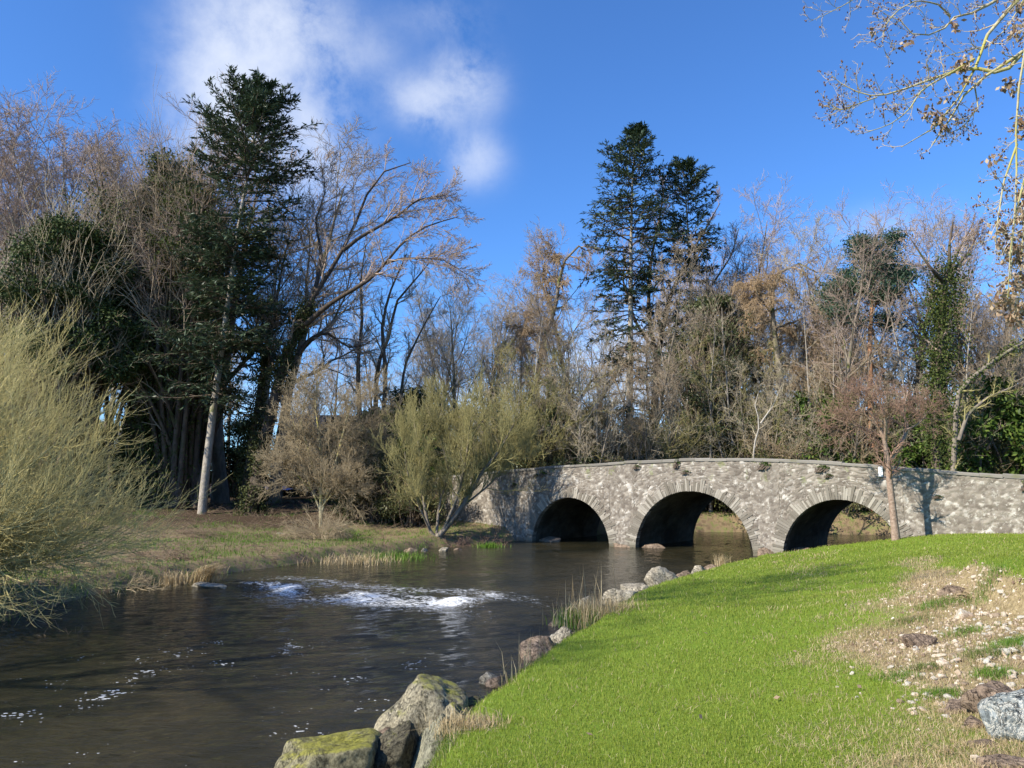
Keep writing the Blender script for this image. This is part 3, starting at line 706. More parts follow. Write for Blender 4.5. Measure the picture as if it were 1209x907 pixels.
rock('river_stone', 'little pale stone on the water side of the reedy clump', 'stone', 692, 716, .0, (.24, .22, .26), 49, 'rock_pale', .2, sub=4)
rock('bank_stone', 'wide pale slab of stone edging the lawn behind the reedy clump', 'stone', 728, 712, .0, (.62, .45, .38), 51, 'rock_pale', .5)
rock('bank_stone', 'flat pale block on the lawn edge next to the wide slab', 'stone', 752, 702, .0, (.55, .45, .42), 52, 'rock_pale', .2)
rock('bank_stone', 'tallest pale block on the lawn edge with a dark cleft', 'stone', 786, 692, .0, (.58, .5, .52), 53, 'rock_pale', .8)
rock('bank_stone', 'grey block between the tallest pale block and the small end stones', 'stone', 808, 688, .0, (.45, .45, .40), 54, 'rock_brown', .1)
rock('bank_stone', 'small pale end stone on the lawn edge towards the bridge', 'stone', 826, 680, .0, (.36, .3, .36), 55, 'rock_pale', .1, sub=4)
rock('bank_stone', 'smallest end stone of the lawn edge near the straw tuft', 'stone', 838, 674, .0, (.26, .3, .28), 56, 'rock_brown', .1, sub=4)
rock('bank_stone', 'pale stone lying on the far bank below the pale brown bush', 'stone', 333, 634, .45, (.40, .3, .20), 57, 'rock_pale', .1, sub=4)
for i, (px, py, sx, mm, lb) in enumerate([(487, 652, .32, 'rock_brown', 'left grey stone at the foot of the riverside willow'), (501, 652, .22, 'rock_pale', 'small pale stone under the riverside willow stems'), (524, 652, .34, 'rock_pale', 'pale flat stone right of the riverside willow foot'), (540, 651, .24, 'rock_brown', 'brown stone at the tip of the willow bank')]):
    rock('bank_stone', lb, 'stone', px, py, .0, (sx, sx*.7, sx*.6), 60+i, mm, i, sub=4, zoff=.05)
rock('river_rock', 'wet pale rock with water sliding over it at the left end of the rapids', 'rock', 246, 693, .0, (.75, .28, .12), 71, 'rock_pale', -.55, zoff=.0)
for i, (s_, n_, d_) in enumerate([(-8.6, .9, .45), (-3.9, .25, .5), (-2.6, .8, .6), (3.2, -.05, .35), (4.4, .9, .45)]):
    p = bpt(s_, n_); V, F = rock_geo(80+i, (d_*1.3, d_, .30), 4)
    o = obj('footing_stone', mesh('footing_stone', V, tris=F, mat='rock_brown'), loc=(p[0], p[1], 0.02)); o.rotation_euler = (0, 0, -BA)
    tag(o, ['footing stone inside the left mouth of the left arch', 'footing stone in front of the pier between left and middle arch', 'footing stone inside the left side of the middle arch', 'footing stone at the pier between middle and right arch', 'footing stone inside the left side of the right arch'][i], 'stone')
# right-hand boulders and rubble
def land_rock(name, label, cat, px, py, dims, seed, mat, rz=0., sink=.3, zg=1.45, **k):
    p = G(px, py, zg)
    for _ in range(6): p = G(px, py, hz(p[0], p[1])+dims[2]*.1)
    V, F = rock_geo(seed, dims, k.get('sub', 4), k.get('facets', 14), .08, k.get('planes'))
    o = obj(name, mesh(name, V, tris=F, mat=mat), loc=(p[0], p[1], hz(p[0], p[1])+dims[2]*(1-2*sink)*.5)); o.rotation_euler = (0, k.get('ry', 0), rz)
    return tag(o, label, cat)
land_rock('boulder', 'grey boulder with white veins cut by the right edge of the photo', 'boulder', 1207, 862, (.20, .27, .24), 91, 'rock_vein', .3, sub=5, sink=.12)
land_rock('boulder', 'brown stone slab leaning behind the white-veined boulder', 'boulder', 1178, 842, (.15, .2, .17), 92, 'rock_brown', .6, sink=.15)
land_rock('stone', 'flat brown stone pressed in the turf left of the veined boulder', 'stone', 1142, 838, (.17, .14, .05), 93, 'rock_brown', .1)
land_rock('stone', 'grey-brown flat stone at the very bottom right corner', 'stone', 1190, 905, (.16, .1, .05), 94, 'rock_brown', .1)
land_rock('stone', 'orange-brown flat stone below the veined boulder', 'stone', 1163, 880, (.12, .07, .04), 95, 'rock_brown', .1)
land_rock('stone', 'round grey stone below the flat brown stone', 'stone', 1150, 856, (.07, .07, .05), 96, 'rock_brown', .1)
land_rock('stone', 'reddish stone nested in the worn turf under the rubble', 'stone', 1085, 762, (.22, .14, .10), 97, 'rock_brown', .1)
land_rock('stone', 'dark grey stone on the turf step at the top of the rubble', 'stone', 1126, 700, (.2, .16, .12), 98, 'rock_brown', .1)
land_rock('stone', 'tan stone stuck in the earth below the turf step', 'stone', 1137, 722, (.14, .12, .10), 99, 'rock_rubble', .1)
rgr = np.random.default_rng(5)
protos = [mesh('rubble_stone', *(lambda g: (g[0], None, g[1]))(rock_geo(200+i, (1, .85, .70), 3, 9)), mat=['rock_rubble', 'rock_rubble2', 'rock_rubble', 'rock_rubble3', 'rock_rubble2'][i]) for i in range(5)]
def zone_pts(n, poly, rg):
    poly = np.array(poly, float); out = []
    while len(out) < n:
        q = np.column_stack([rg.uniform(poly[:, 0].min(), poly[:, 0].max(), 400), rg.uniform(poly[:, 1].min(), poly[:, 1].max(), 400)])
        for a in q[in_poly(q, poly)]: out.append(a)
    return np.array(out[:n])
ZR = [(1055, 745), (1140, 730), (1165, 695), (1209, 700), (1215, 800), (1165, 830), (1120, 850), (1075, 845), (1040, 790)]
zp = np.concatenate([zone_pts(180, ZR, rgr), zone_pts(70, [(1150, 693), (1215, 693), (1215, 770), (1140, 770)], rgr), zone_pts(25, [(1035, 740), (1060, 740), (1110, 860), (1060, 850)], rgr), zone_pts(10, [(980, 760), (1010, 760), (1020, 830), (990, 830)], rgr)])
first = True
for k, (px, py) in enumerate(zp):
    if rgr.random() < .5: px, py = px+rgr.normal()*4, py+rgr.normal()*3
    p = G(px, py, 1.45)
    for _ in range(5): p = G(px, py, hz(p[0], p[1]))
    sc_ = float(min(1.5, np.exp(rgr.normal()*.5))*.026*(1.2 if px > 1110 else .85))
    o = obj('rubble_stone', protos[k % 5], loc=(p[0], p[1], hz(p[0], p[1])+sc_*.22)); o.rotation_euler = (rgr.normal()*.3, rgr.normal()*.3, rgr.random()*6); o.scale = (sc_*rgr.uniform(.85, 1.25), sc_, sc_*rgr.uniform(.7, 1.1))
    tag(o, 'one of the small pale stones strewn down the worn bank at right', 'stone', 'pale stones strewn down the worn bank')
# gravel between them
N_ = 9000
q = np.column_stack([rgr.uniform(2.5, 9.5, N_*3), rgr.uniform(4.5, 14.5, N_*3)]); q = q[rgr.random(len(q)) < rubble(q)**1.5*1.0*(vnoise(q*1.6, 3)*.6+.6)][:N_]
V0, F0 = ico(1); sz = np.exp(rgr.normal(size=len(q))*.4)*.011; zq = height(q)
V = V0[None]*sz[:, None, None]*rgr.uniform(.6, 1.4, (len(q), 1, 3)) + rgr.normal(size=(len(q), len(V0), 3))*.12*sz[:, None, None] + np.column_stack([q, zq+sz*.2])[:, None, :]
F = F0[None]+np.arange(len(q))[:, None, None]*len(V0)
def grv(b): return b.pr(b.ramp(b.rnd(), [(0, (.16, .11, .075)), (.5, (.38, .30, .21)), (.85, (.50, .43, .33)), (1, (.62, .57, .48))]), .9, spec=.2)
M['gravelbits'] = make_mat('gravel_bits', grv)
tag(obj('gravel', mesh('gravel', V.reshape(-1, 3), tris=F.reshape(-1, 3), mat='gravelbits', smooth=False)), 'loose gravel and chips on the worn bank', 'gravel', kind='stuff')


# ---------------------------------------------------------------- tree makers (all return meshes in the tree's own space, base at the origin)
def bare_tree(seed, H=20, tr=.28, m=(13, 8, 7, 5), start=.3, ang=.75, L1=.42, up=.10, wig=.10, lean=0.0, wood='bark_grey', twig='twig_grey', L=(.55, .5, .5), forks=1, tw=.011, spread=.0, droop=0.0, ivy=None):
    rg = np.random.default_rng(seed)
    n0 = 12; d0 = np.array([[lean, rg.normal()*.04, 1.0]])
    if forks > 1: a = np.arange(forks)*2*PI/forks + rg.random()*6; d0 = np.stack([np.cos(a)*.16*(1+spread)+lean, np.sin(a)*.16*(1+spread), np.ones(forks)], 1)
    N = len(d0)
    P0, R0 = walk(rg, np.zeros((N, 3))+rg.normal(size=(N, 3))*.15*(N > 1)*[1, 1, 0]-[0, 0, .3], d0, H*rg.uniform(.9, 1.0, N), np.full(N, tr), np.full(N, tr*.10), n0, wig*.45, (0, 0, .05))
    R0[:, 0] *= 1.35
    P1, R1 = kids(rg, P0, R0, m[0], start, .98, ang, L1*H, 9, wig, (0, 0, up), .55, .25, .15, .55, Labs=True, rmin=.02)
    P2, R2 = kids(rg, P1, R1, m[1], .2, 1, .75, L[0], 7, wig*1.2, (0, 0, up*.7-droop*.5), .6, .3, .2, .35, rmin=.012)
    P3, R3 = kids(rg, P2, R2, m[2], .15, 1, .7, L[1], 5, wig*1.3, (0, 0, up*.5-droop), .6, .3, .25, .3, rmin=tw)
    gs = [tubes(P2, R2, 4), tubes(P3, R3, 3)]
    if m[3]:
        P4, R4 = kids(rg, P3, R3, m[3], .1, 1, .65, L[2], 4, wig*1.3, (0, 0, up*.5-droop), .7, .4, .25, .2, rmin=tw*.8); gs.append(tubes(P4, R4, 3))
    V, Q, _ = join_geo(gs)
    V0, Q0, _ = join_geo([tubes(P0, R0, 9), tubes(P1, R1, 6)])
    out = [('trunk', mesh('trunk', V0, Q0, mat=wood)), ('crown', mesh('crown', V, Q, mat=twig))]
    if ivy:
        n_, h_, w_, mt = ivy
        ip, iT = scatter_on(rg, P0, R0, n_, 0, 0.02, h_)
        ip = ip + unit(rg.normal(size=ip.shape)*[1, 1, .5])*(tr*.8+(w_-tr*.4)*rg.random((len(ip), 1))**1.1)*(1.0+.6*fbm(ip*.7, seed, 3)[:, None])
        V, Q = leaf_quads(rg, ip, rg.normal(size=ip.shape)+[0, 0, -.6], rg.uniform(.10, .19, len(ip)), rg.uniform(.08, .14, len(ip)))
        out.append(('ivy', mesh('ivy', V, Q, mat=mt)))
    return out
def conifer(seed, H=28, base=.25, nb=80, Lmax=4.6, prof=None, tr=.42, droop=.10, leaf='leaf_fir', wood='bark_fir', lean=0., sub=11, spr=5, sl=.34, gaps=.25, lo_sparse=.5, tipup=.03):
    rg = np.random.default_rng(seed)
    P0, R0 = walk(rg, np.array([[0, 0, -.3]]), np.array([[lean, 0, 1.]]), np.array([H+.3]), np.array([tr]), np.array([.03]), 16, .012)
    t = base + (1-base)*np.sort(rg.random(nb))**.9; t = np.clip(t, 0, .995)
    prof = prof or (lambda q: (1-q)**.7)
    q = (t-base)/(1-base); keep = rg.random(nb) > gaps*(1-q) * lo_sparse*2; t = t[keep]; q = q[keep]; n = len(t)
    x = t*15; i = np.minimum(x.astype(int), 14); f = (x-i)[:, None]
    p = P0[0, i]*(1-f)+P0[0, i+1]*f
    a = np.arange(n)*2.399+rg.normal(size=n)*.5
    el = np.interp(q, [0, .6, 1], [-.12, .12, .9]) + rg.normal(size=n)*.10
    d = np.stack([np.cos(a)*np.cos(el), np.sin(a)*np.cos(el), np.sin(el)], 1)
    L_ = Lmax*np.array([prof(v) for v in q])*rg.uniform(.55, 1.15, n)+.35
    r0 = .012+L_*.014
    P1, R1 = walk(rg, p, d, L_, r0, r0*.25, 8, .06, (0, 0, -droop), .45)
    P1[:, :, 2] += tipup*L_[:, None]*np.linspace(0, 1, 8)[None]**3*3
    P2, R2 = kids(rg, P1, R1, sub, .18, 1, .95, .42, 4, .08, (0, 0, -.03), .5, .4, .15, .55, flat=.35, rmin=.008)
    sp, sT = scatter_on(rg, P2, R2, spr, .02); sp2, sT2 = scatter_on(rg, P1, R1, sub, .04, .3, 1)
    sp = np.concatenate([sp, sp2]); sT = np.concatenate([sT, sT2])
    D = unit(sT + .55*rg.normal(size=sT.shape)*[1, 1, .5])
    V, Q = leaf_quads(rg, sp, D, rg.uniform(.6, 1.3, len(sp))*sl, rg.uniform(.17, .27, len(sp))*sl, nrm=np.array([0, 0, 1.]))
    V0, Q0 = tubes(P0, R0, 10); V1, Q1, _ = join_geo([tubes(P1, R1, 4), tubes(P2, R2, 3)])
    return [('trunk', mesh('trunk', V0, Q0, mat=wood)), ('boughs', mesh('boughs', V1, Q1, mat='bark_dark')), ('foliage', mesh('foliage', V, Q, mat=leaf))]
def leafy_mass(seed, dims, n=9000, leaf='leaf_laurel', ls=.17, stems=10, wood='bark_dark', clumps=60, z0=.12, twigs=None, hang=.3, cr=.26):
    """broad-leaved or yew-like bush: leaf clumps through an uneven volume on real stems"""
    rg = np.random.default_rng(seed); rx, ry, h = dims
    a = rg.random(clumps)*2*PI; zz = rg.uniform(z0, 1, clumps)**.85
    rad = np.sqrt(rg.random(clumps))*np.interp(zz, [0, .4, .8, 1], [.75, 1, .7, .25])*(1+.3*rg.normal(size=clumps))
    c = np.column_stack([np.cos(a)*rad*rx, np.sin(a)*rad*ry, zz*h])
    st, sr = walk(rg, np.zeros((clumps, 3))+rg.normal(size=(clumps, 3))*[.2*rx, .2*ry, 0], unit(c)+[0, 0, .5], np.linalg.norm(c, axis=1), np.full(clumps, .02+.010*h), np.full(clumps, .01), 7, .03)
    t = np.linspace(0, 1, 7)[None, :, None]; st = st*(1-t**2)+c[:, None, :]*t**2
    m = n//clumps; k = rg.uniform(.6, 1.35, clumps)*cr*min(rx, ry, h*.6)
    u = rg.normal(size=(clumps, m, 3)); u = unit(u)*(rg.random((clumps, m, 1))**.4)
    lp = (c[:, None, :] + u*k[:, None, None]*[1.15, 1.15, .75]).reshape(-1, 3); lp[:, 2] = np.maximum(lp[:, 2], .05)
    lp += .12*fbm(lp*1.5, seed, 2)[:, None]*np.array([1, 1, 1])
    D = u.reshape(-1, 3)*.8 + rg.normal(size=lp.shape)*.6 - [0, 0, hang]
    V, Q = leaf_quads(rg, lp, D, rg.uniform(.7, 1.35, len(lp))*ls, rg.uniform(.38, .6, len(lp))*ls, nrm=u.reshape(-1, 3)+[0, 0, .5])
    V0, Q0 = tubes(st, sr, 5)
    out = [('stems', mesh('stems', V0, Q0, mat=wood)), ('foliage', mesh('foliage', V, Q, mat=leaf))]
    if twigs:
        P, R = kids(rg, st, sr, twigs[0], .4, 1, .6, .45, 6, .12, (0, 0, .03), .5, .3, rmin=.010); P2, R2 = kids(rg, P, R, 5, .2, 1, .6, .5, 4, .12, (0, 0, 0), .6, .4, rmin=.008)
        V1, Q1, _ = join_geo([tubes(P, R, 3), tubes(P2, R2, 3)]); out.append(('twigs', mesh('twigs', V1, Q1, mat=twigs[1])))
    return out
def thicket(seed, dims, stems=26, m=(9, 7, 4), twig='twig_brown', wood='bark_dark', up=.06, arch=-.05, r=.05, leaf=None, tw=.009, ang=.55, splay=.8, L=(.5, .5, .5)):
    rg = np.random.default_rng(seed); rx, ry, h = dims
    a = rg.random(stems)*2*PI; s_ = np.sqrt(rg.random(stems))
    p = np.column_stack([np.cos(a)*rx*.35*s_, np.sin(a)*ry*.35*s_, np.full(stems, -.1)])
    d = np.column_stack([np.cos(a)*s_*splay*rx/h*1.4, np.sin(a)*s_*splay*ry/h*1.4, np.ones(stems)])
    P0, R0 = walk(rg, p, d, rg.uniform(.6, 1.05, stems)*h, rg.uniform(.6, 1.2, stems)*r, np.full(stems, .012), 9, .08, (0, 0, arch))
    P1, R1 = kids(rg, P0, R0, m[0], .2, 1, ang, L[0], 7, .12, (0, 0, up), .55, .3, .2, .4, rmin=tw*1.2)
    P2, R2 = kids(rg, P1, R1, m[1], .15, 1, ang, L[1], 5, .12, (0, 0, up), .6, .4, .2, .3, rmin=tw)
    gs = [tubes(P1, R1, 3), tubes(P2, R2, 3)]
    if m[2]:
        P3, R3 = kids(rg, P2, R2, m[2], .15, 1, ang, L[2], 4, .12, (0, 0, up), .7, .5, .2, .2, rmin=tw*.8); gs.append(tubes(P3, R3, 3))
    V0, Q0 = tubes(P0, R0, 5); V, Q, _ = join_geo(gs)
    out = [('stems', mesh('stems', V0, Q0, mat=wood)), ('twigs', mesh('twigs', V, Q, mat=twig))]
    if leaf:
        sp, sT = scatter_on(rg, P1, R1, leaf[0], .05); V, Q = leaf_quads(rg, sp, sT+rg.normal(size=sT.shape), leaf[2]*rg.uniform(.6, 1.3, len(sp)), leaf[2]*.6)
        out.append(('leaves', mesh('leaves', V, Q, mat=leaf[1])))
    return out
def plant(name, parts, label, cat, px, d, top=None, H0=None, rz=0., group=None, xs=1.0, mats=None, sink=.0, x=None):
    p = W(px, 572, d)
    while shore(np.array([[p[0], p[1]]]))[0] < (2.4 if name == 'leafy_shrub' else 3.6 if cat == 'shrub' else 1.6) or (28 < p[1] < 60 and 0 < (np.array(p)-BO)@BN < BW+1.0 and (np.array(p)-BO)@BU > -22): d += .5; p = W(px, 572, d)
    z = hz(p[0], p[1]) - sink
    sc = 1.0
    if top is not None:
        want = W(px, top, d)[2]-z; sc = want/H0
    t = thing(name, label, cat, (p[0], p[1], z), rz, group, (sc*xs, sc*xs, sc))
    for nm, me in parts:
        o = obj(nm, me, t)
        if mats and nm in mats:
            o.material_slots[0].link = 'OBJECT'; o.material_slots[0].material = M[mats[nm]]
    return t

# prototypes
T_beech = bare_tree(101, 20, .30, (16, 9, 8, 6), .26, .80, .44, .10, wig=.13, twig='twig_grey', L=(.6, .55, .5))
T_ash = bare_tree(102, 20, .26, (13, 8, 7, 5), .32, .68, .38, .11, wig=.13, forks=2, twig='twig_pale', L=(.6, .55, .5))
T_slim = bare_tree(103, 20, .17, (18, 8, 7, 5), .3, .8, .26, .10, wig=.13, twig='twig_grey', L=(.6, .55, .5))
T_pole = bare_tree(109, 20, .15, (11, 5, 4, 3), .35, .8, .20, .09, wig=.14, twig='twig_grey', L=(.6, .55, .5))
T_birch = bare_tree(104, 20, .22, (16, 9, 8, 6), .35, .6, .36, .08, wig=.12, twig='twig_pink', forks=3, spread=1.5, wood='bark_pale', L=(.6, .55, .5))
T_multi = bare_tree(105, 12, .11, (10, 6, 6, 4), .2, .7, .36, .08, wig=.14, L=(.6, .55, .5), forks=4, spread=1.2, twig='twig_olive', tw=.009)
T_larch = bare_tree(106, 20, .28, (24, 10, 7, 5), .22, 1.15, .27, -.02, twig='twig_rust', wood='bark_pine', droop=.16, L=(.42, .45, .4))
T_ivy = bare_tree(107, 20, .32, (12, 8, 7, 5), .45, .62, .34, .12, twig='twig_grey', ivy=(7000, .80, 1.0, 'leaf_ivy'))
T_ivyd = bare_tree(108, 20, .34, (14, 8, 7, 5), .4, .7, .36, .10, twig='twig_grey', wood='bark_dark', ivy=(6500, .72, .85, 'leaf_ivydark'))
B_laurel = leafy_mass(120, (2.6, 2.2, 5.0), 11000, 'leaf_laurel', .20, clumps=60)
B_bramble = leafy_mass(121, (3.0, 2.2, 3.6), 8000, 'leaf_bramble', .15, clumps=50, twigs=(5, 'twig_brown'))
B_holly = leafy_mass(122, (2.6, 2.4, 7.5), 16000, 'leaf_yew', .20, clumps=90)
K_brown = thicket(130, (3.4, 2.6, 6.0), 22, (8, 6, 3), twig='twig_brown', wood='bark_grey', L=(.6, .6, .5), ang=.75)
K_olive = thicket(131, (3.0, 2.4, 5.2), 30, twig='twig_olive', leaf=(10, 'leaf_bramble', .11))
K_grey = thicket(132, (3.4, 2.6, 7.0), 16, (8, 6, 3), twig='twig_pale', wood='bark_pale', splay=.6, L=(.6, .6, .5), ang=.75)

# --- far wood behind everything
g = 'bare trees far beyond the wood'
rf = np.random.default_rng(77)
for i, (px, top) in enumerate([(20, 330), (85, 345), (150, 360), (212, 350), (270, 365), (330, 360), (395, 372), (452, 370), (655, 372), (705, 350), (765, 362), (825, 350), (885, 345), (1000, 345), (1075, 350), (1150, 355), (1200, 345)]):
    plant('bare_tree', [T_beech, T_ash, T_slim][i % 3], 'pale bare tree standing far behind the wood, seen only between nearer trunks', 'tree', px, 84+rf.uniform(-6, 6), top+15, 20, rf.random()*6, g)
for i, (px, top, lb) in enumerate([(512, 352, 'bare tree with a straight crown just right of the leaning tree, standing farther back'), (535, 338, 'tallest bare tree of the far row between leaning tree and larch'), (560, 345, 'bare far tree with twin stems behind the riverside willow'), (585, 350, 'bare far tree with an ivied stem above the left end of the bridge'), (612, 372, 'low bare far tree left of the drooping larch')]):
    plant('bare_tree', [T_beech, T_slim, T_ash, T_ivy, T_beech][i], lb, 'tree', px, 70+3*(i % 3), top, 20, i*1.3, mats={'crown': 'twig_pale' if i % 2 else 'twig_grey'})
# --- dark evergreen understorey along the back of the wood
for i, (px, d, top, k, lb) in enumerate([(10, 62, 470, 0, 'dark evergreen mass low behind the foreground willow'), (120, 60, 495, 0, 'dark evergreen low between the domed yew and ivied trunks'), (175, 66, 480, 1, 'dark evergreen thicket under the ivied trunks'), (225, 62, 510, 0, 'black-green holly left of the pale fir trunk'), (285, 64, 492, 0, 'dark holly behind the foot of the pale fir trunk'), (345, 66, 500, 0, 'dark holly right of the leaning trunk'),
    (400, 62, 490, 0, 'dark evergreen behind the pale brown bush'), (450, 58, 470, 1, 'green laurel between the pale brown bush and the willow'), (490, 60, 455, 0, 'dark evergreen behind the riverside willow'), (545, 58, 478, 0, 'dark evergreen peeping over the riverside willow'), (600, 60, 495, 0, 'dark evergreen above the left bridge end'), (650, 58, 470, 0, 'dark evergreen left of the twin firs at parapet height'),
    (700, 60, 480, 0, 'dark evergreen at the foot of the taller twin fir'), (760, 58, 492, 0, 'dark evergreen between the fir trunks'), (815, 60, 478, 0, 'dark evergreen at the foot of the shorter twin fir'), (900, 56, 470, 0, 'dark evergreen behind the middle of the parapet'), (945, 55, 486, 1, 'leafy laurel left of the bright green shrub'), (1010, 54, 480, 0, 'dark evergreen behind the thorn tree crown'), (1070, 52, 470, 0, 'dark evergreen right behind the thorn tree'), (1140, 50, 490, 0, 'dark evergreen right of the ivied column tree'), (1190, 48, 470, 0, 'dark evergreen at the right edge above the parapet')]):
    p_, h_ = (B_holly, 7.9) if k == 0 else (B_laurel, 5.4)
    plant('evergreen_shrub', p_, lb, 'shrub', px, d, top, h_, i*1.1, xs=1.35)
# --- thickets and shrubs just behind the parapet
for i, (px, d, top, k, lb) in enumerate([(585, 52, 470, 'G', 'grey twiggy thicket above the left end of the parapet'), (622, 50, 455, 'O', 'olive twiggy thicket left of the taller twin fir'), (760, 47, 495, 'O', 'olive thicket behind the highest coping stones'),     (842, 45, 496, 'O', 'olive thicket right of the shorter twin fir foot'), (965, 42, 478, 'B', 'russet thicket beside the bright green shrub'), (1130, 39, 500, 'G', 'grey branchy thicket near the right end of the parapet'), (1175, 38, 492, 'O', 'olive branchy thicket at the far right of the parapet'), (1212, 37, 470, 'B', 'brown thicket cut by the right edge')]):
    p_, h_ = {'G': (K_grey, 7.0), 'O': (K_olive, 5.6), 'B': (K_brown, 6.2)}[k]
    plant('thicket', p_, lb, 'shrub', px, d, top, h_, i*.9, xs=1.15)
for i, (px, d, top, k, lb) in enumerate([(600, 47, 530, 'R', 'low leafy bramble behind the left coping'), (690, 46, 525, 'R', 'low bramble mound behind the parapet left of the crown'), (790, 44, 528, 'R', 'low bramble behind the highest part of the parapet'), (862, 42, 522, 'R', 'green-brown bramble mound above the pier'), (905, 42, 515, 'R', 'bramble mound right of the pier above the parapet'), (972, 41, 445, 'L', 'bright green laurel column behind the right arch'), (1030, 40, 528, 'R', 'bramble left of the thorn trunk behind the parapet'), (1098, 39.5, 462, 'L', 'bright green laurel below the ivied column tree'), (1122, 38.5, 500, 'L', 'lower green laurel right of the ivied column tree'), (1195, 36.5, 430, 'L', 'tall green laurel at the right edge of the photo'), (1160, 37, 520, 'R', 'bramble mound near the right end of the parapet')]):
    p_, h_ = {'R': (B_bramble, 3.9), 'L': (B_laurel, 5.4)}[k]
    plant('leafy_shrub', p_, lb, 'shrub', px, d, top, h_, i*1.7, xs=.75 if px == 972 else 1.0)

B_olive = leafy_mass(123, (2.8, 2.2, 6.0), 15000, 'leaf_firolive', .17, clumps=80, twigs=(5, 'twig_grey'))
for i, (px, top, k, lb) in enumerate([(575, 520, 'L', 'mid green leafy bush behind the leftmost coping stones'), (640, 478, 'O', 'dull olive evergreen bush above the left arch'), (672, 520, 'R', 'bramble thicket above the pier between left and middle arch'), (705, 490, 'O', 'dull olive bush below the taller twin fir'), (748, 520, 'H', 'black-green holly above the left side of the middle arch'),
    (782, 505, 'O', 'dull olive bush below the shorter twin fir'), (830, 500, 'H', 'black-green holly right of the shorter twin fir'), (852, 520, 'O', 'olive bush above the right side of the middle arch'), (915, 483, 'O', 'olive bush left of the russet thicket'), (938, 522, 'L', 'small green laurel above the left side of the right arch'), (992, 486, 'O', 'olive bush between the bright green shrub and the thorn tree'), (1040, 505, 'H', 'black-green holly right behind the thorn trunk'), (1085, 522, 'L', 'green laurel low right of the thorn trunk'), (1142, 478, 'O', 'olive bush behind the mossy leaning limb')]):
    p_, h_ = {'O': (B_olive, 6.3), 'L': (B_laurel, 5.4), 'H': (B_holly, 7.9), 'R': (B_bramble, 3.9)}[k]
    plant('evergreen_shrub', p_, lb, 'shrub', px, 49, top, h_, i*2.3, xs=1.05)
for i, (px, d, top, k, tw_, lb) in enumerate([(545, 60, 350, 'B', 'twig_pale', 'pale bare tree over the riverside willow'), (650, 64, 330, 'S', 'twig_pale', 'pale slender tree behind the drooping larch'), (682, 58, 300, 'A', 'twig_brown', 'tan bare tree touching the left side of the taller twin fir'),
    (770, 62, 290, 'S', 'twig_grey', 'slender bare tree seen through the gap of the twin firs'), (850, 62, 262, 'B', 'twig_pink', 'pinkish bare tree rising right of the shorter twin fir'), (872, 58, 325, 'L', 'twig_rust', 'tawny larch-like tree right of the olive evergreen'), (908, 60, 322, 'A', 'twig_brown', 'tan bare tree behind the weeping larch'), (935, 58, 300, 'L', 'twig_rust', 'upright tawny larch behind the weeping larch'), (958, 56, 312, 'B', 'twig_brown', 'brown bare tree right of the weeping larch'),
    (975, 54, 292, 'A', 'twig_pale', 'pale-limbed bare tree left of the pine crown'), (1078, 54, 272, 'A', 'twig_grey', 'grey bare tree between pine and ivied column tree'), (1092, 56, 320, 'L', 'twig_rust', 'tawny tree low between pine and ivied column tree'), (1145, 54, 270, 'B', 'twig_pink', 'fine-twigged bare tree behind the ivied column tree top'), (1175, 52, 300, 'A', 'twig_grey', 'grey bare tree right of the thin straight tree'), (1212, 50, 310, 'B', 'twig_brown', 'brown bare tree cut by the right edge')]):
    plant('bare_tree', {'A': T_beech, 'B': T_ash, 'S': T_pole, 'L': T_larch}[k], lb, 'tree', px, d, top, 20, i*1.9, mats={'crown': tw_, 'trunk': 'bark_grey'})
for i, (px, top, tw_, lb) in enumerate([(605, 440, 'twig_pale', 'pale sapling over the left arch'), (695, 430, 'twig_pale', 'pale sapling under the taller twin fir'), (775, 440, 'twig_pale', 'pale sapling between the twin fir trunks'), (930, 430, 'twig_pale', 'pale sapling over the right arch'), (1085, 430, 'twig_pale', 'pale sapling right of the thorn crown'), (1185, 440, 'twig_pale', 'pale sapling near the right edge')]):
    plant('sapling', T_multi, lb, 'tree', px, 48, top, 12, i*1.3, mats={'crown': tw_})
for i, (px, d, top, lb) in enumerate([(636, 47, 352, 'straight pale trunk standing just behind the parapet over the left arch'), (683, 48, 340, 'straight pale trunk just behind the parapet between left and middle arch'), (706, 47, 372, 'shorter pale trunk beside the taller twin fir foot'), (793, 47, 345, 'pale trunk behind the highest coping stones'), (838, 48, 360, 'pale trunk right of the shorter twin fir'), (870, 47, 345, 'pale trunk above the pier between middle and right arch'), (952, 47, 335, 'pale trunk above the right arch'), (998, 46, 345, 'pale trunk left of the thorn tree'), (1068, 46, 330, 'pale trunk seen through the thorn crown'), (1155, 45, 330, 'pale trunk beyond the right end of the parapet')]):
    plant('bare_tree', T_pole, lb, 'tree', px, d, top, 20, i*2.7, mats={'trunk': 'bark_fir', 'crown': ['twig_brown', 'twig_grey', 'twig_pale'][i % 3]})
plant('ivied_tree', T_ivy, 'slim ivied tree above the left arch', 'tree', 655, 52, 395, 20, 1.0, xs=.8)
plant('ivied_tree', T_ivy, 'ivied tree behind the bright green shrub', 'tree', 980, 52, 360, 20, 3.0)
plant('ivied_tree', T_ivy, 'ivied tree at the right edge behind the mossy leaning limb', 'tree', 1200, 48, 350, 20, 2.0)
for i, (px, d, top, k, lb) in enumerate([(450, 44, 540, 'R', 'bramble hiding the low left end of the wall'), (488, 42.5, 552, 'R', 'bramble on the wall foot behind the riverside willow'), (430, 46, 500, 'O', 'olive evergreen bush left of the wall end'), (470, 50, 470, 'L', 'green laurel rising behind the low wall end')]):
    p_, h_ = {'O': (B_olive, 6.3), 'L': (B_laurel, 5.4), 'R': (B_bramble, 3.9)}[k]
    plant('leafy_shrub', p_, lb, 'shrub', px, d, top, h_, i*2.1)
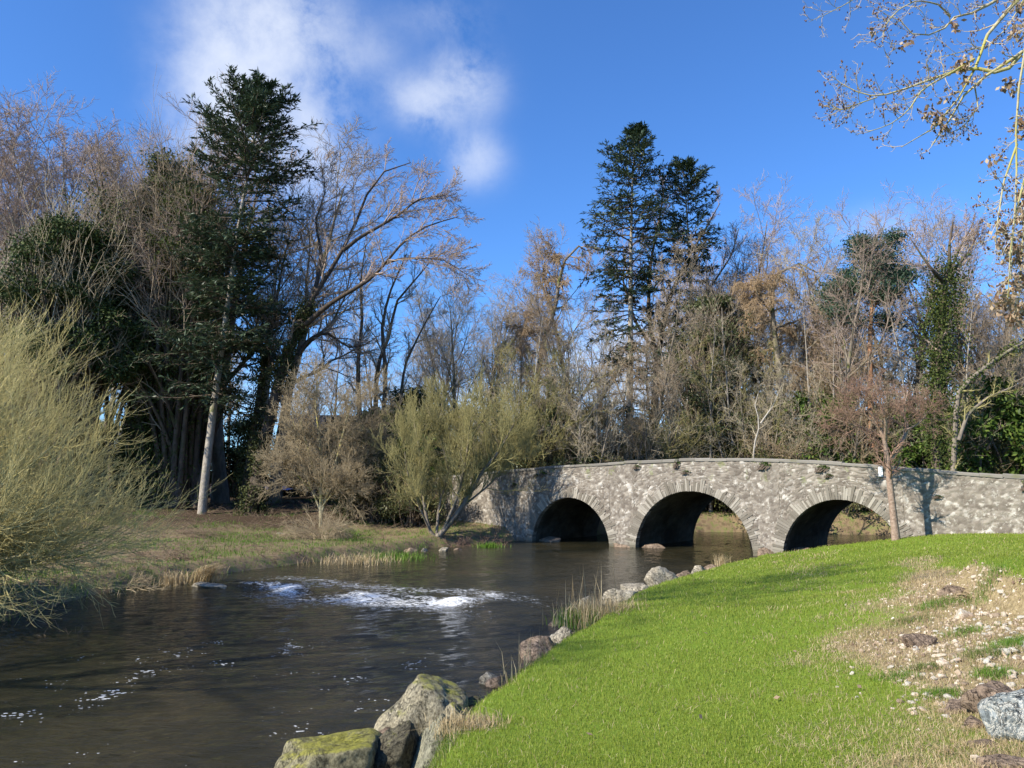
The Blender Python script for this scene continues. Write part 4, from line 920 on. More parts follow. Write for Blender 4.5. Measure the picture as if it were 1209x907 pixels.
# --- trees of the left wood
plant('birch', T_birch, 'tall birch with pinkish twigs at the top left corner of the wood', 'tree', 15, 56, 165, 20, .3)
plant('birch', T_birch, 'pale-stemmed birch with fine pink crown above the domed yew', 'tree', 72, 58, 160, 20, 2.1)
plant('birch', T_birch, 'slighter birch between the yew and the ivied tree', 'tree', 122, 60, 185, 20, 4.0)
yew = leafy_mass(140, (4.7, 4.4, 15.5), 70000, 'leaf_yew', .19, clumps=190, twigs=(4, 'twig_pale'), z0=.40, cr=.17)
plant('yew', yew, 'dark domed evergreen with pale dead twigs behind the foreground willow', 'tree', 58, 48, 262, 16, 0)
ivy_top = bare_tree(141, 24, .38, (14, 8, 7, 5), .35, .7, .30, .10, twig='twig_pink', wood='bark_dark', ivy=(15000, .88, 2.3, 'leaf_ivy'), forks=2)
plant('ivied_tree', ivy_top, 'tall tree wrapped in olive ivy to its top left of the great fir', 'tree', 186, 50.5, 166, 24, .6)
ivm = leafy_mass(142, (3.1, 2.8, 20), 26000, 'leaf_ivy', .19, clumps=120, twigs=(4, 'twig_grey'), z0=.30, cr=.26)
plant('ivied_tree', ivm, 'tree with an olive ivy-laden crown between the birches and the great fir', 'tree', 178, 53, 178, 20.6, .4)
plant('ivied_tree', ivm, 'second ivy-laden tree, lower and closer to the great fir trunk', 'tree', 212, 51, 215, 20.6, 2.9)
plant('ivied_tree', T_ivyd, 'dark ivied tree with black trunk between yew and olive ivied tree', 'tree', 150, 52, 232, 20, 1.0)
plant('ivied_tree', T_ivyd, 'dark ivied trunk close left of the pale fir trunk', 'tree', 216, 54, 205, 20, 3.0)
plant('beech', T_beech, 'broad bare beech spreading behind the great fir', 'tree', 262, 56, 140, 20, 2.0, xs=1.25, mats={'crown': 'twig_pink'})
plant('beech', T_beech, 'bare beech with long arms right of the great fir', 'tree', 325, 55, 185, 20, .4, xs=1.2)
plant('ivied_tree', T_ivyd, 'straight olive-barked trunk right of the pale fir trunk', 'tree', 289, 51, 240, 20, 5.0, xs=.8)
fir_shape = lambda q: float(np.interp(q, [0, .12, .3, .5, .62, .78, .9, 1], [.75, .9, .72, .66, .70, .82, .52, .16]))
fir1 = conifer(150, 29, .25, 210, 5.2, fir_shape, .29, .07, 'leaf_fir', 'bark_fir', lean=.034, sub=14, spr=14, sl=.42, gaps=.10, tipup=.05)
plant('great_fir', fir1, 'tallest fir with layered dark boughs and a leaning pale bare trunk', 'tree', 240, 47, 103, 29.2)
st, sr = smooth_path([W(303, 600, 52), W(312, 480, 52), W(320, 407, 52)] - W(303, 600, 52), [.34, .27, .24], 8)
V, Q = tubes(st, sr, 9); sn = obj('snag', mesh('snag', V, Q, mat='bark_grey')); p = W(303, 590, 52); sn.location = (p[0], p[1], hz(p[0], p[1])-.2); tag(sn, 'broken-off bare trunk between the fir and the leaning tree', 'dead tree')

def pixtree(name, label, cat, base, d, limbs, kidspec, wood, twig, seed, ivy=None, sides=8, extra=None, leafs=None, tw=.011, base_d=None):
    """limbs: lists of (px, py, depth offset), radii; drawn at depth d, real 3D"""
    rg = np.random.default_rng(seed); b = W(base[0], base[1], d); b[2] = hz(b[0], b[1])-.15
    Ls = []
    for pts, rad in limbs:
        q = [W(p[0], p[1], d + (p[2] if len(p) > 2 else 0))-b for p in pts]
        if pts[0][:2] == base: q[0] = np.zeros(3)
        Ls.append(smooth_path(q, rad, 14))
    P0, R0 = stackp(Ls, 14)
    gs = []; cur = [(P0, R0)]; P, R = P0, R0; allp = []
    for ks in kidspec:
        P, R = kids(rg, P, R, **ks); allp.append((P, R)); gs.append(tubes(P, R, 4 if len(gs) == 0 else 3))
    t = thing(name, label, cat, tuple(b)); V, Q = tubes(P0, R0, sides); obj('trunk', mesh('trunk', V, Q, mat=wood), t)
    V, Q, _ = join_geo(gs); obj('crown', mesh('crown', V, Q, mat=twig), t)
    if ivy:
        which, n_, w_, mt, t1 = ivy
        ip, iT = scatter_on(rg, P0[which], R0[which], n_, 0, 0, t1)
        ip = ip + unit(rg.normal(size=ip.shape))*(R0[0, 0]*.75+w_*rg.random((len(ip), 1))**1.2)*(1+1.2*fbm(ip*.9, seed, 3)[:, None])
        V, Q = leaf_quads(rg, ip, rg.normal(size=ip.shape)+[0, 0, -.8], rg.uniform(.09, .18, len(ip)), rg.uniform(.07, .12, len(ip))); obj('ivy', mesh('ivy', V, Q, mat=mt), t)
    return t, allp, (P0, R0), b
def K(m, t0, t1, ang, L, n, wig=.12, trop=(0, 0, .05), rr=.55, rend=.3, angj=.2, Ltaper=.4, rmin=.012, Labs=False, flat=None):
    return dict(m=m, t0=t0, t1=t1, ang=ang, L=L, n=n, wig=wig, trop=trop, rr=rr, rend=rend, angj=angj, Ltaper=Ltaper, rmin=rmin, Labs=Labs, flat=flat)
up = (0, 0, .08)
pixtree('leaning_tree', 'big tree leaning right with a shaggy dark ivied trunk and long bare arms', 'tree', (296, 600), 47,
 [([(296, 600), (310, 530, 0), (328, 455, 0), (346, 400, 0), (366, 355, 0), (393, 316, 0), (412, 282, 1), (422, 259, 1), (436, 220, 1), (455, 200, 1), (469, 190, 1), (485, 192, 1)], [.46, .40, .36, .30, .20, .14, .10, .07, .03]),
  ([(350, 392, 0), (390, 358, -1), (412, 345, -2), (439, 329, -2), (459, 306, -3), (479, 282, -3), (505, 266, -3), (541, 256, -3)], [.17, .14, .10, .06, .03]),
  ([(405, 296, 0), (425, 280, 0), (447, 268, 0), (472, 253, 0), (492, 236, 0), (528, 230, 0)], [.14, .10, .07, .03]),
  ([(452, 312, -2), (475, 305, -3), (500, 305, -4), (525, 307, -4), (547, 322, -4)], [.09, .06, .04, .02]),
  ([(335, 440, 0), (365, 400, 2), (385, 392, 3), (412, 411, 4), (430, 408, 5)], [.16, .12, .09, .04]),
  ([(372, 345, 0), (380, 300, 2), (372, 262, 3), (385, 225, 4), (380, 200, 4)], [.14, .10, .06, .02]),
  ([(330, 450, 0), (318, 420, 2), (322, 385, 3), (335, 352, 3)], [.12, .07, .03])],
 [K(14, .38, 1, .7, 3.0, 8, trop=(0.04, 0, .03), Labs=True), K(9, .15, 1, .65, .5, 6, trop=(0.03, 0, .02)), K(7, .1, 1, .6, .5, 4, trop=(.03, 0, 0)), K(4, .1, 1, .6, .5, 3, rmin=.009)], 'bark_lean', 'twig_pink', 160,
 ivy=([0], 16000, .42, 'leaf_ivydark', .52))
pixtree('bare_tree', 'bare tree with several dark stems under the arms of the leaning tree', 'tree', (440, 590), 54,
 [([(440, 590), (443, 500), (445, 431), (462, 392), (465, 358), (492, 329), (515, 300)], [.22, .2, .17, .12, .08, .03]),
  ([(440, 590), (425, 500), (422, 430, 1), (428, 380, 1), (425, 330, 2), (432, 290, 2)], [.2, .18, .15, .1, .04]),
  ([(440, 590), (452, 500), (456, 440, -1), (450, 390, -1), (458, 350, -1), (480, 300, -1)], [.2, .18, .15, .1, .04]),
  ([(442, 560), (470, 490, 1), (478, 430, 1), (500, 385, 1), (520, 350, 1)], [.15, .12, .08, .03])],
 [K(11, .35, 1, .65, 2.6, 8, Labs=True, trop=up), K(8, .15, 1, .65, .5, 6, trop=up), K(6, .1, 1, .6, .5, 4), K(4, .1, 1, .6, .5, 3, rmin=.009)], 'bark_dark', 'twig_grey', 161)

# --- middle and right wood
larch_k = [K(22, .25, 1, 1.1, 2.4, 8, trop=(0, 0, -.08), Labs=True), K(14, .15, 1, .8, .55, 6, trop=(0, 0, -.16)), K(9, .1, 1, .7, .45, 5, trop=(0, 0, -.2), rmin=.010), K(4, .1, 1, .6, .5, 3, rmin=.009)]
pixtree('larch', 'drooping rust-brown larch left of the twin firs', 'tree', (632, 590), 56,
 [([(632, 590), (634, 520), (632, 460), (642, 400), (655, 370), (660, 330), (668, 300), (690, 285), (700, 300)], [.26, .24, .2, .16, .12, .06]),
  ([(640, 410), (625, 395, -1), (618, 375, -1)], [.08, .05, .02]), ([(655, 372), (640, 340, 1), (642, 310, 1), (655, 292, 1)], [.1, .06, .03])], larch_k, 'bark_grey', 'twig_rust', 170)
fir_t = conifer(151, 30, .22, 180, 4.2, lambda q: float(np.interp(q, [0, .15, .33, .42, .6, .8, .92, 1], [.55, .8, .75, .55, 1.0, .72, .42, .1])), .36, .10, 'leaf_fir', 'bark_fir', sub=13, spr=12, sl=.40, gaps=.34)
plant('fir', fir_t, 'taller of the twin dark firs above the bridge', 'tree', 742, 56, 158, 30.2, 1.2)
fir_s = conifer(152, 28, .20, 140, 3.1, lambda q: float(np.interp(q, [0, .2, .4, .6, .8, .93, 1], [.6, .75, .7, .55, .95, .6, .1])), .30, .08, 'leaf_fir', 'bark_fir', sub=12, spr=12, sl=.40, gaps=.45, lean=.0)
plant('fir', fir_s, 'shorter right-hand fir of the twin dark firs with bare pale trunk', 'tree', 828, 57, 190, 28.2, 4.1)
pixtree('bare_tree', 'big bare tree with a wide round crown right behind the twin firs', 'tree', (775, 590), 60,
 [([(775, 590), (772, 500), (776, 420), (790, 350), (815, 300, 1), (838, 262, 1), (850, 240, 1)], [.36, .32, .27, .18, .10, .03]),
  ([(776, 430), (765, 370, -1), (768, 310, -1), (780, 250, -1), (785, 220, -1)], [.2, .15, .1, .04]),
  ([(780, 400), (820, 365, 2), (845, 330, 2), (865, 300, 2), (872, 270, 2)], [.16, .12, .08, .03]),
  ([(778, 410), (830, 385, -2), (855, 350, -2), (876, 335, -2)], [.14, .1, .05, .02]), ([(776, 420), (750, 380, 1), (735, 330, 1), (740, 290, 1)], [.16, .12, .08, .03])],
 [K(12, .35, 1, .7, 3.2, 8, Labs=True, trop=up), K(9, .15, 1, .65, .5, 6, trop=up), K(7, .1, 1, .6, .5, 4), K(4, .1, 1, .6, .5, 3, rmin=.009)], 'bark_dark', 'twig_pink', 171)
dk = leafy_mass(172, (4.0, 3.6, 15), 30000, 'leaf_firolive', .22, clumps=130, twigs=(4, 'twig_grey'), z0=.2, cr=.20)
plant('evergreen_tree', dk, 'dull olive evergreen tree right of the twin firs', 'tree', 846, 54, 345, 15.6, 0)
for a_ in [('bare_tree', T_slim, 'slender straight bare trunk left beside the taller twin fir', 703, 53, 330, .5, None), ('bare_tree', T_slim, 'slender pale trunk between the twin firs', 758, 51, 300, 2.5, None),
           ('bare_tree', T_ash, 'bare ash low behind the right twin fir', 822, 62, 300, 1.5, 'twig_grey'), ('bare_tree', T_ash, 'bare tree with upswept pale limbs left of the pine', 985, 50, 285, .7, 'twig_pink'), ('bare_tree', T_beech, 'bare brown tree in front of the pine trunk', 1005, 52, 350, 2.2, 'twig_brown'),
           ('bare_tree', T_beech, 'bare tree right under the pine crown', 1062, 53, 345, 4.0, 'twig_brown'), ('bare_tree', T_slim, 'straight thin dark tree right of the ivied column tree', 1160, 46, 292, 3.0, None),
           ('bare_tree', T_ash, 'bare tree near the right edge behind the leaning mossy limb', 1192, 50, 335, 5.0, 'twig_grey'), ('bare_tree', T_multi, 'many-stemmed olive sapling above the left end of the bridge', 640, 50, 400, 1.0, None), ('bare_tree', T_multi, 'many-stemmed pale sapling above the right arch', 905, 46, 425, 2.0, 'twig_pale'), ('bare_tree', T_multi, 'many-stemmed brown sapling left of the thorn tree', 1000, 45, 400, 3.3, 'twig_brown'), ('bare_tree', T_multi, 'many-stemmed sapling between dark evergreen and russet thicket', 868, 48, 400, 4.3, 'twig_olive'), ('bare_tree', T_multi, 'small branchy tree behind the parapet far right', 1150, 42, 420, 5.3, 'twig_grey'), ('bare_tree', T_multi, 'small bare tree above the parapet at the twin firs', 735, 50, 420, .3, 'twig_brown')]:
    plant(a_[0], a_[1], a_[2], 'tree', a_[3], a_[4], a_[5], 12 if a_[1] is T_multi else 20, a_[6], mats={'crown': a_[7]} if a_[7] else None)
pixtree('larch', 'rust-brown larch with a bowed weeping top above the right arch', 'tree', (925, 590), 52,
 [([(925, 590), (928, 520), (922, 450), (914, 390), (910, 345), (922, 318), (945, 308), (965, 322)], [.3, .27, .23, .18, .12, .05]),
  ([(914, 390), (935, 380, 1), (955, 400, 1), (965, 440, 1)], [.1, .07, .03]), ([(912, 370), (895, 350, -1), (890, 330, -1)], [.1, .06, .03])], larch_k, 'bark_grey', 'twig_rust', 173)
# Scots pine
def pine():
    rg = np.random.default_rng(180); H = 18.0
    P0, R0 = walk(rg, np.array([[0, 0, -.3]]), np.array([[.02, 0, 1]]), np.array([H]), np.array([.3]), np.array([.08]), 14, .02)
    P1, R1 = kids(rg, P0, R0, 16, .70, 1, 1.15, 4.4, 8, .12, (0, 0, .06), .5, .3, .25, .55, Labs=True)
    P2, R2 = kids(rg, P1, R1, 7, .3, 1, .8, .45, 5, .12, (0, 0, .08), .6, .4)
    c = P2[:, -1]; m = 260
    lp = (c[:, None]+rg.normal(size=(len(c), m, 3))*[.42, .42, .22]).reshape(-1, 3)
    V, Q = leaf_quads(rg, lp, rg.normal(size=lp.shape)+[0, 0, .7], rg.uniform(.14, .26, len(lp)), .07)
    V0, Q0, _ = join_geo([tubes(P0, R0, 9), tubes(P1, R1, 5)])
    V1, Q1 = tubes(P2, R2, 4)
    return [('trunk', mesh('trunk', V0, Q0, mat='bark_pine')), ('twigs', mesh('twigs', V1, Q1, mat='bark_pine')), ('foliage', mesh('foliage', V, Q, mat='leaf_pine'))]
plant('scots_pine', pine(), 'pine with a flat blue-green crown on a reddish trunk', 'tree', 1030, 46, 281, 18.6, .4)
pixtree('ivied_tree', 'ivy-clad column tree with a bare spreading top right of the thorn tree', 'tree', (1105, 590), 43,
 [([(1105, 590), (1104, 500), (1110, 420), (1112, 360), (1122, 320), (1120, 290), (1125, 262)], [.32, .3, .26, .2, .13, .05]),
  ([(1120, 325), (1138, 305, 1), (1148, 290, 1), (1155, 275, 1)], [.15, .1, .05, .02]), ([(1116, 335), (1100, 318, -1), (1088, 302, -1), (1074, 280, -1)], [.14, .1, .05, .02]), ([(1118, 330), (1132, 295), (1150, 262)], [.1, .06, .02])],
 [K(11, .4, 1, .65, 1.9, 7, Labs=True, trop=(0, 0, .1)), K(7, .15, 1, .65, .5, 5, trop=up), K(6, .1, 1, .6, .5, 4, rmin=.010), K(3, .1, 1, .6, .5, 3, rmin=.008)], 'bark_dark', 'twig_pink', 174,
 ivy=([0, 0, 0], 6000, .95, 'leaf_ivy', .86))
pixtree('fallen_tree', 'mossy limb leaning up to the right across the sky gap near the right edge', 'tree', (1110, 520), 40,
 [([(1110, 520), (1130, 462), (1160, 435, 0), (1190, 415, 0), (1225, 395, 0)], [.17, .15, .13, .10, .08]), ([(1145, 448), (1130, 500, 1), (1140, 490, 1)], [.09, .06, .04]), ([(1132, 520, -1), (1142, 490, -1), (1165, 470, -1), (1200, 455, -1)], [.1, .09, .06, .03])],
 [K(10, .2, 1, .8, 1.2, 6, Labs=True, trop=up), K(6, .15, 1, .65, .5, 5), K(4, .1, 1, .6, .5, 4)], 'bark_grey', 'twig_olive', 175, ivy=([0], 1500, .10, 'leaf_ivy', 1.0))
pixtree('bare_tree', 'crooked pale stem forking behind the parapet left of the bright green shrub', 'tree', (882, 545), 43,
 [([(882, 545), (890, 525), (898, 500), (890, 478), (895, 465)], [.07, .06, .05, .04, .02]), ([(898, 500), (912, 480), (920, 462)], [.05, .03, .01])], [K(8, .3, 1, .7, 1.0, 6, Labs=True), K(6, .15, 1, .65, .5, 4, rmin=.008)], 'bark_pale', 'twig_pale', 176)

# --- thorn tree in front of the bridge wall, with its shadow on the stones
thorn_k = [K(12, .42, 1, .9, 1.3, 8, trop=(0, 0, .02), Labs=True, wig=.16, rmin=.01), K(10, .15, 1, .8, .55, 6, wig=.18, trop=(0, 0, .02), rmin=.007), K(6, .1, 1, .75, .5, 5, wig=.2, rmin=.005), K(3, .1, 1, .7, .5, 3, rmin=.004)]
pixtree('thorn_tree', 'small reddish-barked bare tree standing on the lawn against the bridge wall', 'tree', (1058, 636), 28.2,
 [([(1058, 636), (1054, 600), (1050, 565), (1048, 543), (1044, 518), (1036, 500), (1025, 485)], [.165, .13, .12, .11, .09, .06, .03]),
  ([(1049, 545), (1062, 529, 0), (1072, 506, .2), (1066, 485, .4), (1072, 462, .5)], [.08, .07, .06, .04, .02]), ([(1045, 520), (1046, 500, -.4), (1040, 478, -.6), (1034, 455, -.8)], [.07, .05, .03, .01]),
  ([(1045, 518), (1022, 506, .3), (1000, 500, .3), (975, 490, .4)], [.06, .045, .03, .01]), ([(1070, 508), (1085, 500, .2), (1100, 482, .3)], [.04, .03, .01]), ([(1040, 508), (1018, 486, 0), (1005, 462, 0)], [.05, .03, .01])],
 thorn_k, 'bark_red', 'twig_thorn', 181, sides=10)

# --- riverside willow and pale brown bush on the far bank
wk = [K(24, .20, 1, .60, 2.05, 10, trop=(0, 0, .10), Labs=True, wig=.09, angj=.35, Ltaper=.25, rmin=.010), K(9, .08, .95, .60, .62, 8, trop=(0, 0, .12), wig=.09, angj=.3, rmin=.007, Ltaper=.2), K(5, .1, .9, .5, .6, 6, trop=(0, 0, .10), wig=.09, angj=.3, rmin=.0055), K(3, .1, .9, .5, .6, 4, trop=(0, 0, .10), rmin=.005)]
pixtree('willow', 'olive-twigged willow leaning over the river at the left end of the bridge', 'tree', (515, 643), 38.6,
 [([(515, 643), (528, 622), (545, 599), (568, 559), (590, 532, -.3), (607, 500, -.4)], [.15, .13, .12, .09, .06, .02]),
  ([(515, 643), (506, 625), (500, 590, .3), (495, 532, .6), (488, 493, .8)], [.09, .08, .06, .05, .02]), ([(515, 643), (518, 599, .4), (532, 549, .8), (545, 499, 1)], [.08, .06, .05, .02]),
  ([(522, 630), (541, 585, -.3), (551, 539, -.6), (556, 490, -.8)], [.08, .07, .05, .02]), ([(508, 628), (495, 598, -.5), (480, 555, -1), (476, 515, -1.2)], [.06, .05, .03, .01]), ([(545, 599), (575, 575, .4), (600, 550, .7), (622, 520, .9)], [.06, .045, .03, .01]), ([(532, 560, .6), (520, 520, 1), (515, 480, 1.2)], [.05, .03, .01])],
 wk, 'bark_grey', 'twig_olive', 182)
M['twig_buff'] = twig_mat('twigs_buff', (.22, .17, .10), (.40, .33, .21))
pk = [K(20, .2, 1, .75, 2.3, 9, trop=(0, 0, .03), Labs=True, wig=.12, angj=.35, Ltaper=.3, rmin=.012), K(9, .1, .95, .7, .6, 7, trop=(0, 0, .04), wig=.13, angj=.3, rmin=.009, Ltaper=.2), K(6, .1, .9, .6, .55, 5, wig=.13, rmin=.007), K(4, .1, .9, .6, .55, 3, rmin=.006)]
pixtree('bare_bush', 'pale brown many-stemmed bare bush on the far bank left of the willow', 'tree', (379, 625), 43,
 [([(379, 625), (379, 590), (380, 560), (378, 520), (372, 478), (375, 450)], [.12, .10, .08, .06, .03]), ([(379, 610), (390, 570, -.3), (402, 525, -.6), (415, 470, -1)], [.07, .06, .05, .02]), ([(379, 605), (365, 570, .4), (350, 525, .8), (345, 485, 1)], [.06, .05, .04, .02]),
  ([(379, 595), (400, 565, .5), (430, 540, 1), (450, 510, 1)], [.05, .04, .03, .01]), ([(378, 590), (350, 560, -.5), (328, 545, -1)], [.05, .04, .01]), ([(379, 600), (395, 580, -1), (420, 575, -1.5)], [.04, .03, .01]), ([(392, 560), (410, 520, 1), (440, 470, 1)], [.05, .03, .01]), ([(372, 560, 0), (355, 500, -1), (362, 460, -1)], [.05, .03, .01])],
 pk, 'bark_lichen', 'twig_buff', 183)

# --- foreground willow at the left edge
wl = []
rw = np.random.default_rng(190)
for (tx, ty, dz) in [(-90, 400, 0), (-50, 425, 1.6), (-15, 445, -1), (15, 465, .8), (40, 495, 2.2), (65, 525, -.4), (90, 555, 1.4), (115, 592, -.8), (125, 622, .9), (105, 655, -2.0), (-30, 500, -2.6), (20, 560, -2.6), (50, 610, -3.0), (60, 650, -2.4), (-110, 440, 2), (0, 470, 3), (-40, 440, -3.2), (-10, 620, -4)]:
    wl.append(([(-120, 715), (-100+.15*(tx+100), 690+.30*(ty-690), dz*.3), (-100+.55*(tx+100), 690+.68*(ty-690), dz*.7), (tx, ty, dz)], [.12, .08, .045, .015]))
wlk = [K(24, .12, 1, .62, 1.9, 10, trop=(.03, 0, .07), Labs=True, wig=.09, angj=.35, Ltaper=.05, rmin=.006), K(10, .06, .92, .60, .62, 8, trop=(.03, 0, .07), wig=.09, angj=.3, rmin=.0045, Ltaper=.15), K(6, .1, .9, .5, .55, 6, trop=(.02, 0, .06), wig=.09, rmin=.0035)]
pixtree('willow', 'big yellow-olive willow bush of fine shoots filling the left edge in the foreground', 'tree', (-120, 715), 17.5, wl, wlk, 'bark_lichen', 'twig_willow', 190)

# --- overhanging tree at the right: trunk outside the frame, limbs reaching in
def pp(*a): return list(a)
ov = [
 (pp((1490, 640), (1450, 250), (1400, -150), (1370, -450)), [.26, .22, .17, .10]),
 (pp((1425, 60), (1300, -90, .3), (1215, -15, .2), (1185, 18, 0), (1160, 45, 0), (1150, 92, -.1), (1125, 125, -.1), (1112, 142, -.1), (1090, 165, -.2), (1064, 174, -.2)), [.10, .07, .05, .036, .028, .020, .011, .005]),
 (pp((1420, 100), (1290, 0, -.4), (1215, 55, -.4), (1185, 78, -.2), (1150, 97, -.1), (1128, 125, 0), (1118, 150, .1), (1100, 172, .2)), [.08, .05, .034, .026, .016, .008]),
 (pp((1205, 65, -.3), (1185, 88, -.2), (1146, 79, -.1), (1109, 90, 0), (1066, 106, .1), (1035, 115, .1), (1003, 106, .2), (982, 90, .2)), [.026, .024, .018, .013, .009, .004]),
 (pp((1035, 115, .1), (1015, 122, .1), (995, 130, .1), (983, 128, .1)), [.009, .006, .003]),
 (pp((1150, 70, 0), (1125, 85, -.2), (1088, 106, -.3), (1072, 132, -.4), (1050, 148, -.4), (1024, 156, -.4)), [.018, .014, .010, .007, .004]),
 (pp((1250, -60, .5), (1205, -20, .4), (1178, 0, .3), (1146, 17, .3), (1119, 21, .3), (1119, 34, .3), (1098, 42, .3), (1077, 44, .3), (1066, 24, .3), (1043, 16, .3)), [.04, .03, .025, .018, .012, .008, .005]),
 (pp((1122, 20, .3), (1109, 5, .2), (1082, 0, .1), (1060, 12, .1), (1046, 28, .1), (1041, 50, .1), (1048, 70, .1)), [.014, .01, .008, .005, .003]),
 (pp((1150, -120, .6), (1060, -40, .5), (1008, 0, .5), (984, 13, .5), (955, 26, .5)), [.03, .018, .010, .007, .003]),
 (pp((1151, 103), (1155, 127), (1136, 151), (1117, 159)), [.010, .007, .003]),
 (pp((1430, 0), (1300, -40, -.8), (1222, 10, -.7), (1205, 80, -.7), (1199, 150, -.6), (1201, 230, -.6), (1192, 300, -.6), (1190, 352, -.5)), [.08, .035, .018, .015, .013, .010, .005]),
 (pp((1430, 60), (1320, 0, .6), (1240, 60, .6), (1216, 140, .5), (1212, 220, .5), (1206, 300, .4), (1202, 372, .4)), [.08, .03, .017, .014, .011, .005]),
 (pp((1201, 170, -.6), (1185, 215, -.6), (1178, 260, -.6), (1175, 290, -.5)), [.014, .010, .004]), (pp((1420, 130), (1290, 120), (1230, 180), (1218, 280), (1215, 360)), [.06, .03, .018, .006]), (pp((1430, 90), (1310, 60, -.3), (1232, 130, -.3), (1210, 210, -.3), (1196, 262, -.3), (1193, 330, -.3)), [.05, .03, .02, .014, .005]), (pp((1430, 160), (1320, 170, .2), (1245, 240, .2), (1214, 310, .2), (1197, 372, .2)), [.05, .03, .016, .005]), (pp((1400, -80), (1290, -80, 0), (1225, -30, 0), (1195, 25, 0), (1172, 55, .1), (1140, 60, .1), (1108, 68, .2)), [.05, .03, .018, .012, .008, .004])]
ovk = [K(17, .30, 1, .85, .42, 7, trop=(-.04, 0, .10), Labs=True, wig=.20, angj=.35, Ltaper=.2, rr=.5, rmin=.0045), K(5, .15, 1, .8, .45, 5, trop=(0, 0, .12), wig=.22, rmin=.0032, rr=.7), K(3, .2, 1, .8, .5, 4, trop=(0, 0, .12), wig=.2, rmin=.0025, rr=.8)]
t_, ap, (oP, oR), ob = pixtree('overhanging_tree', 'tree reaching in from the right edge with knobbly yellowish branches, dark buds and dead leaves', 'tree', (1490, 640), 9.5, ov, ovk, 'bark_lichen', 'twig_pale', 195, sides=9)
rg = np.random.default_rng(196)
tips = np.concatenate([a[0][:, -1] for a in ap[1:]] + [a[0][:, 2] for a in ap[1:2]])
tips = tips[rg.random(len(tips)) < .30]; OV, OF = ico(1); sz = rg.uniform(.006, .013, len(tips))
V = (OV[None]*sz[:, None, None]*np.array([1, 1, 1.5]) + tips[:, None, :]).reshape(-1, 3); F = (OF[None]+np.arange(len(tips))[:, None, None]*len(OV)).reshape(-1, 3)
obj('buds', mesh('buds', V, tris=F, mat='bud'), t_)
lc = [(1195, 285, 16, 60), (1190, 350, 17, 120), (1204, 300, 14, 70), (1182, 268, 10, 30), (1110, 141, 11, 36), (1136, 76, 11, 36), (1129, 26, 6, 12), (1191, 100, 9, 30), (1205, 146, 11, 40), (1201, 36, 11, 30), (1207, 5, 8, 18), (1168, 190, 5, 8), (1181, 184, 5, 8), (1141, 92, 7, 14), (1066, 55, 4, 6), (1072, 50, 3, 4), (1168, 72, 5, 8), (1097, 132, 7, 16), (1120, 112, 6, 10), (1208, 230, 10, 30), (1200, 372, 10, 50), (1205, 255, 8, 26), (1032, 40, 3, 4), (1206, 330, 12, 50)]
LP = []; 
for px, py, r, n in lc:
    c = W(px, py, 9.4)-ob; LP.append(c+rg.normal(size=(n, 3))*r*.0055*np.array([1, 1, 1.15]))
LP = np.concatenate(LP); LP = np.repeat(LP, 2, 0)+rg.normal(size=(len(LP)*2, 3))*.015; V, Q = leaf_quads(rg, LP, rg.normal(size=LP.shape)*.6-[0, 0, .8], rg.uniform(.05, .10, len(LP)), rg.uniform(.03, .055, len(LP)))
obj('dead_leaves', mesh('dead_leaves', V, Q, mat='leaf_dead'), t_)
# a bare tree on the left bank outside the frame: its branches shade the lawn in soft bands
for (x_, y_, sc_, rz_) in ((-19.8, 5.4, 1.0, .5),):
    t_ = thing('bare_tree', 'bare tree on the left bank beside the viewer' if x_ > -20 else 'bare tree on the left bank behind the viewer', 'tree', (x_, y_, hz(x_, y_)), rz_, None, sc_)
    for nm, me in T_beech: obj(nm, me, t_)

# ---------------------------------------------------------------- grass
rg = np.random.default_rng(300)
def on_ground(P): return np.column_stack([P, height(P)])
def zone(n, y0, y1, xr, pw=2.0):
    """points thinning with distance like 1/y**pw"""
    u = rg.random(n); yl = y0*(y1/y0)**u if pw == 2.0 else y0+(y1-y0)*u
    return np.column_stack([rg.uniform(xr[0], xr[1], n)*yl, yl])
P = zone(420000, 3.6, 34, (-.52, .74)); sdl = shore(P); rb = rubble(P); ok = (lawnside(P) > .5) & (sdl > .12) & (rg.random(len(P)) > np.clip(rb*1.3-.75-.9*np.clip(fbm(P*1.7, 68, 3)*2.2, -.5, 1)+.30, 0, .62)); P = P[ok]; rb = rb[ok]; sdl = sdl[ok]
wornm = np.clip(rb*2.0 + .35*fbm(P*1.2, 61, 3) -.14 + .30*np.exp(-((P[:, 0]-np.interp(P[:, 1], [3, 30], [2.2, 11]))/1.2)**2), 0, 1)
B_ = on_ground(P); sc_ = np.maximum(1, P[:, 1]/6.5)
isst = rg.random(len(P)) < np.maximum(wornm*.8, .012)
for nm, sel, hh, mt, ln, lb in (('lawn_grass', ~isst, .030, 'grass_lawn', .55, 'short mown green grass of the lawn'), ('dry_grass', isst, .058, 'straw', 1.5, 'dry pale grass on the worn strip of the lawn')):
    V, Q, T = blades(rg, B_[sel], (hh*(1+.25*fbm(P*.7, 62, 2))[sel]*np.sqrt(sc_[sel]))[:, None][:, 0], .0036*sc_[sel], ln)
    tag(obj(nm, mesh(nm, V, Q, T, mat=mt, smooth=False)), lb, 'grass', kind='stuff')
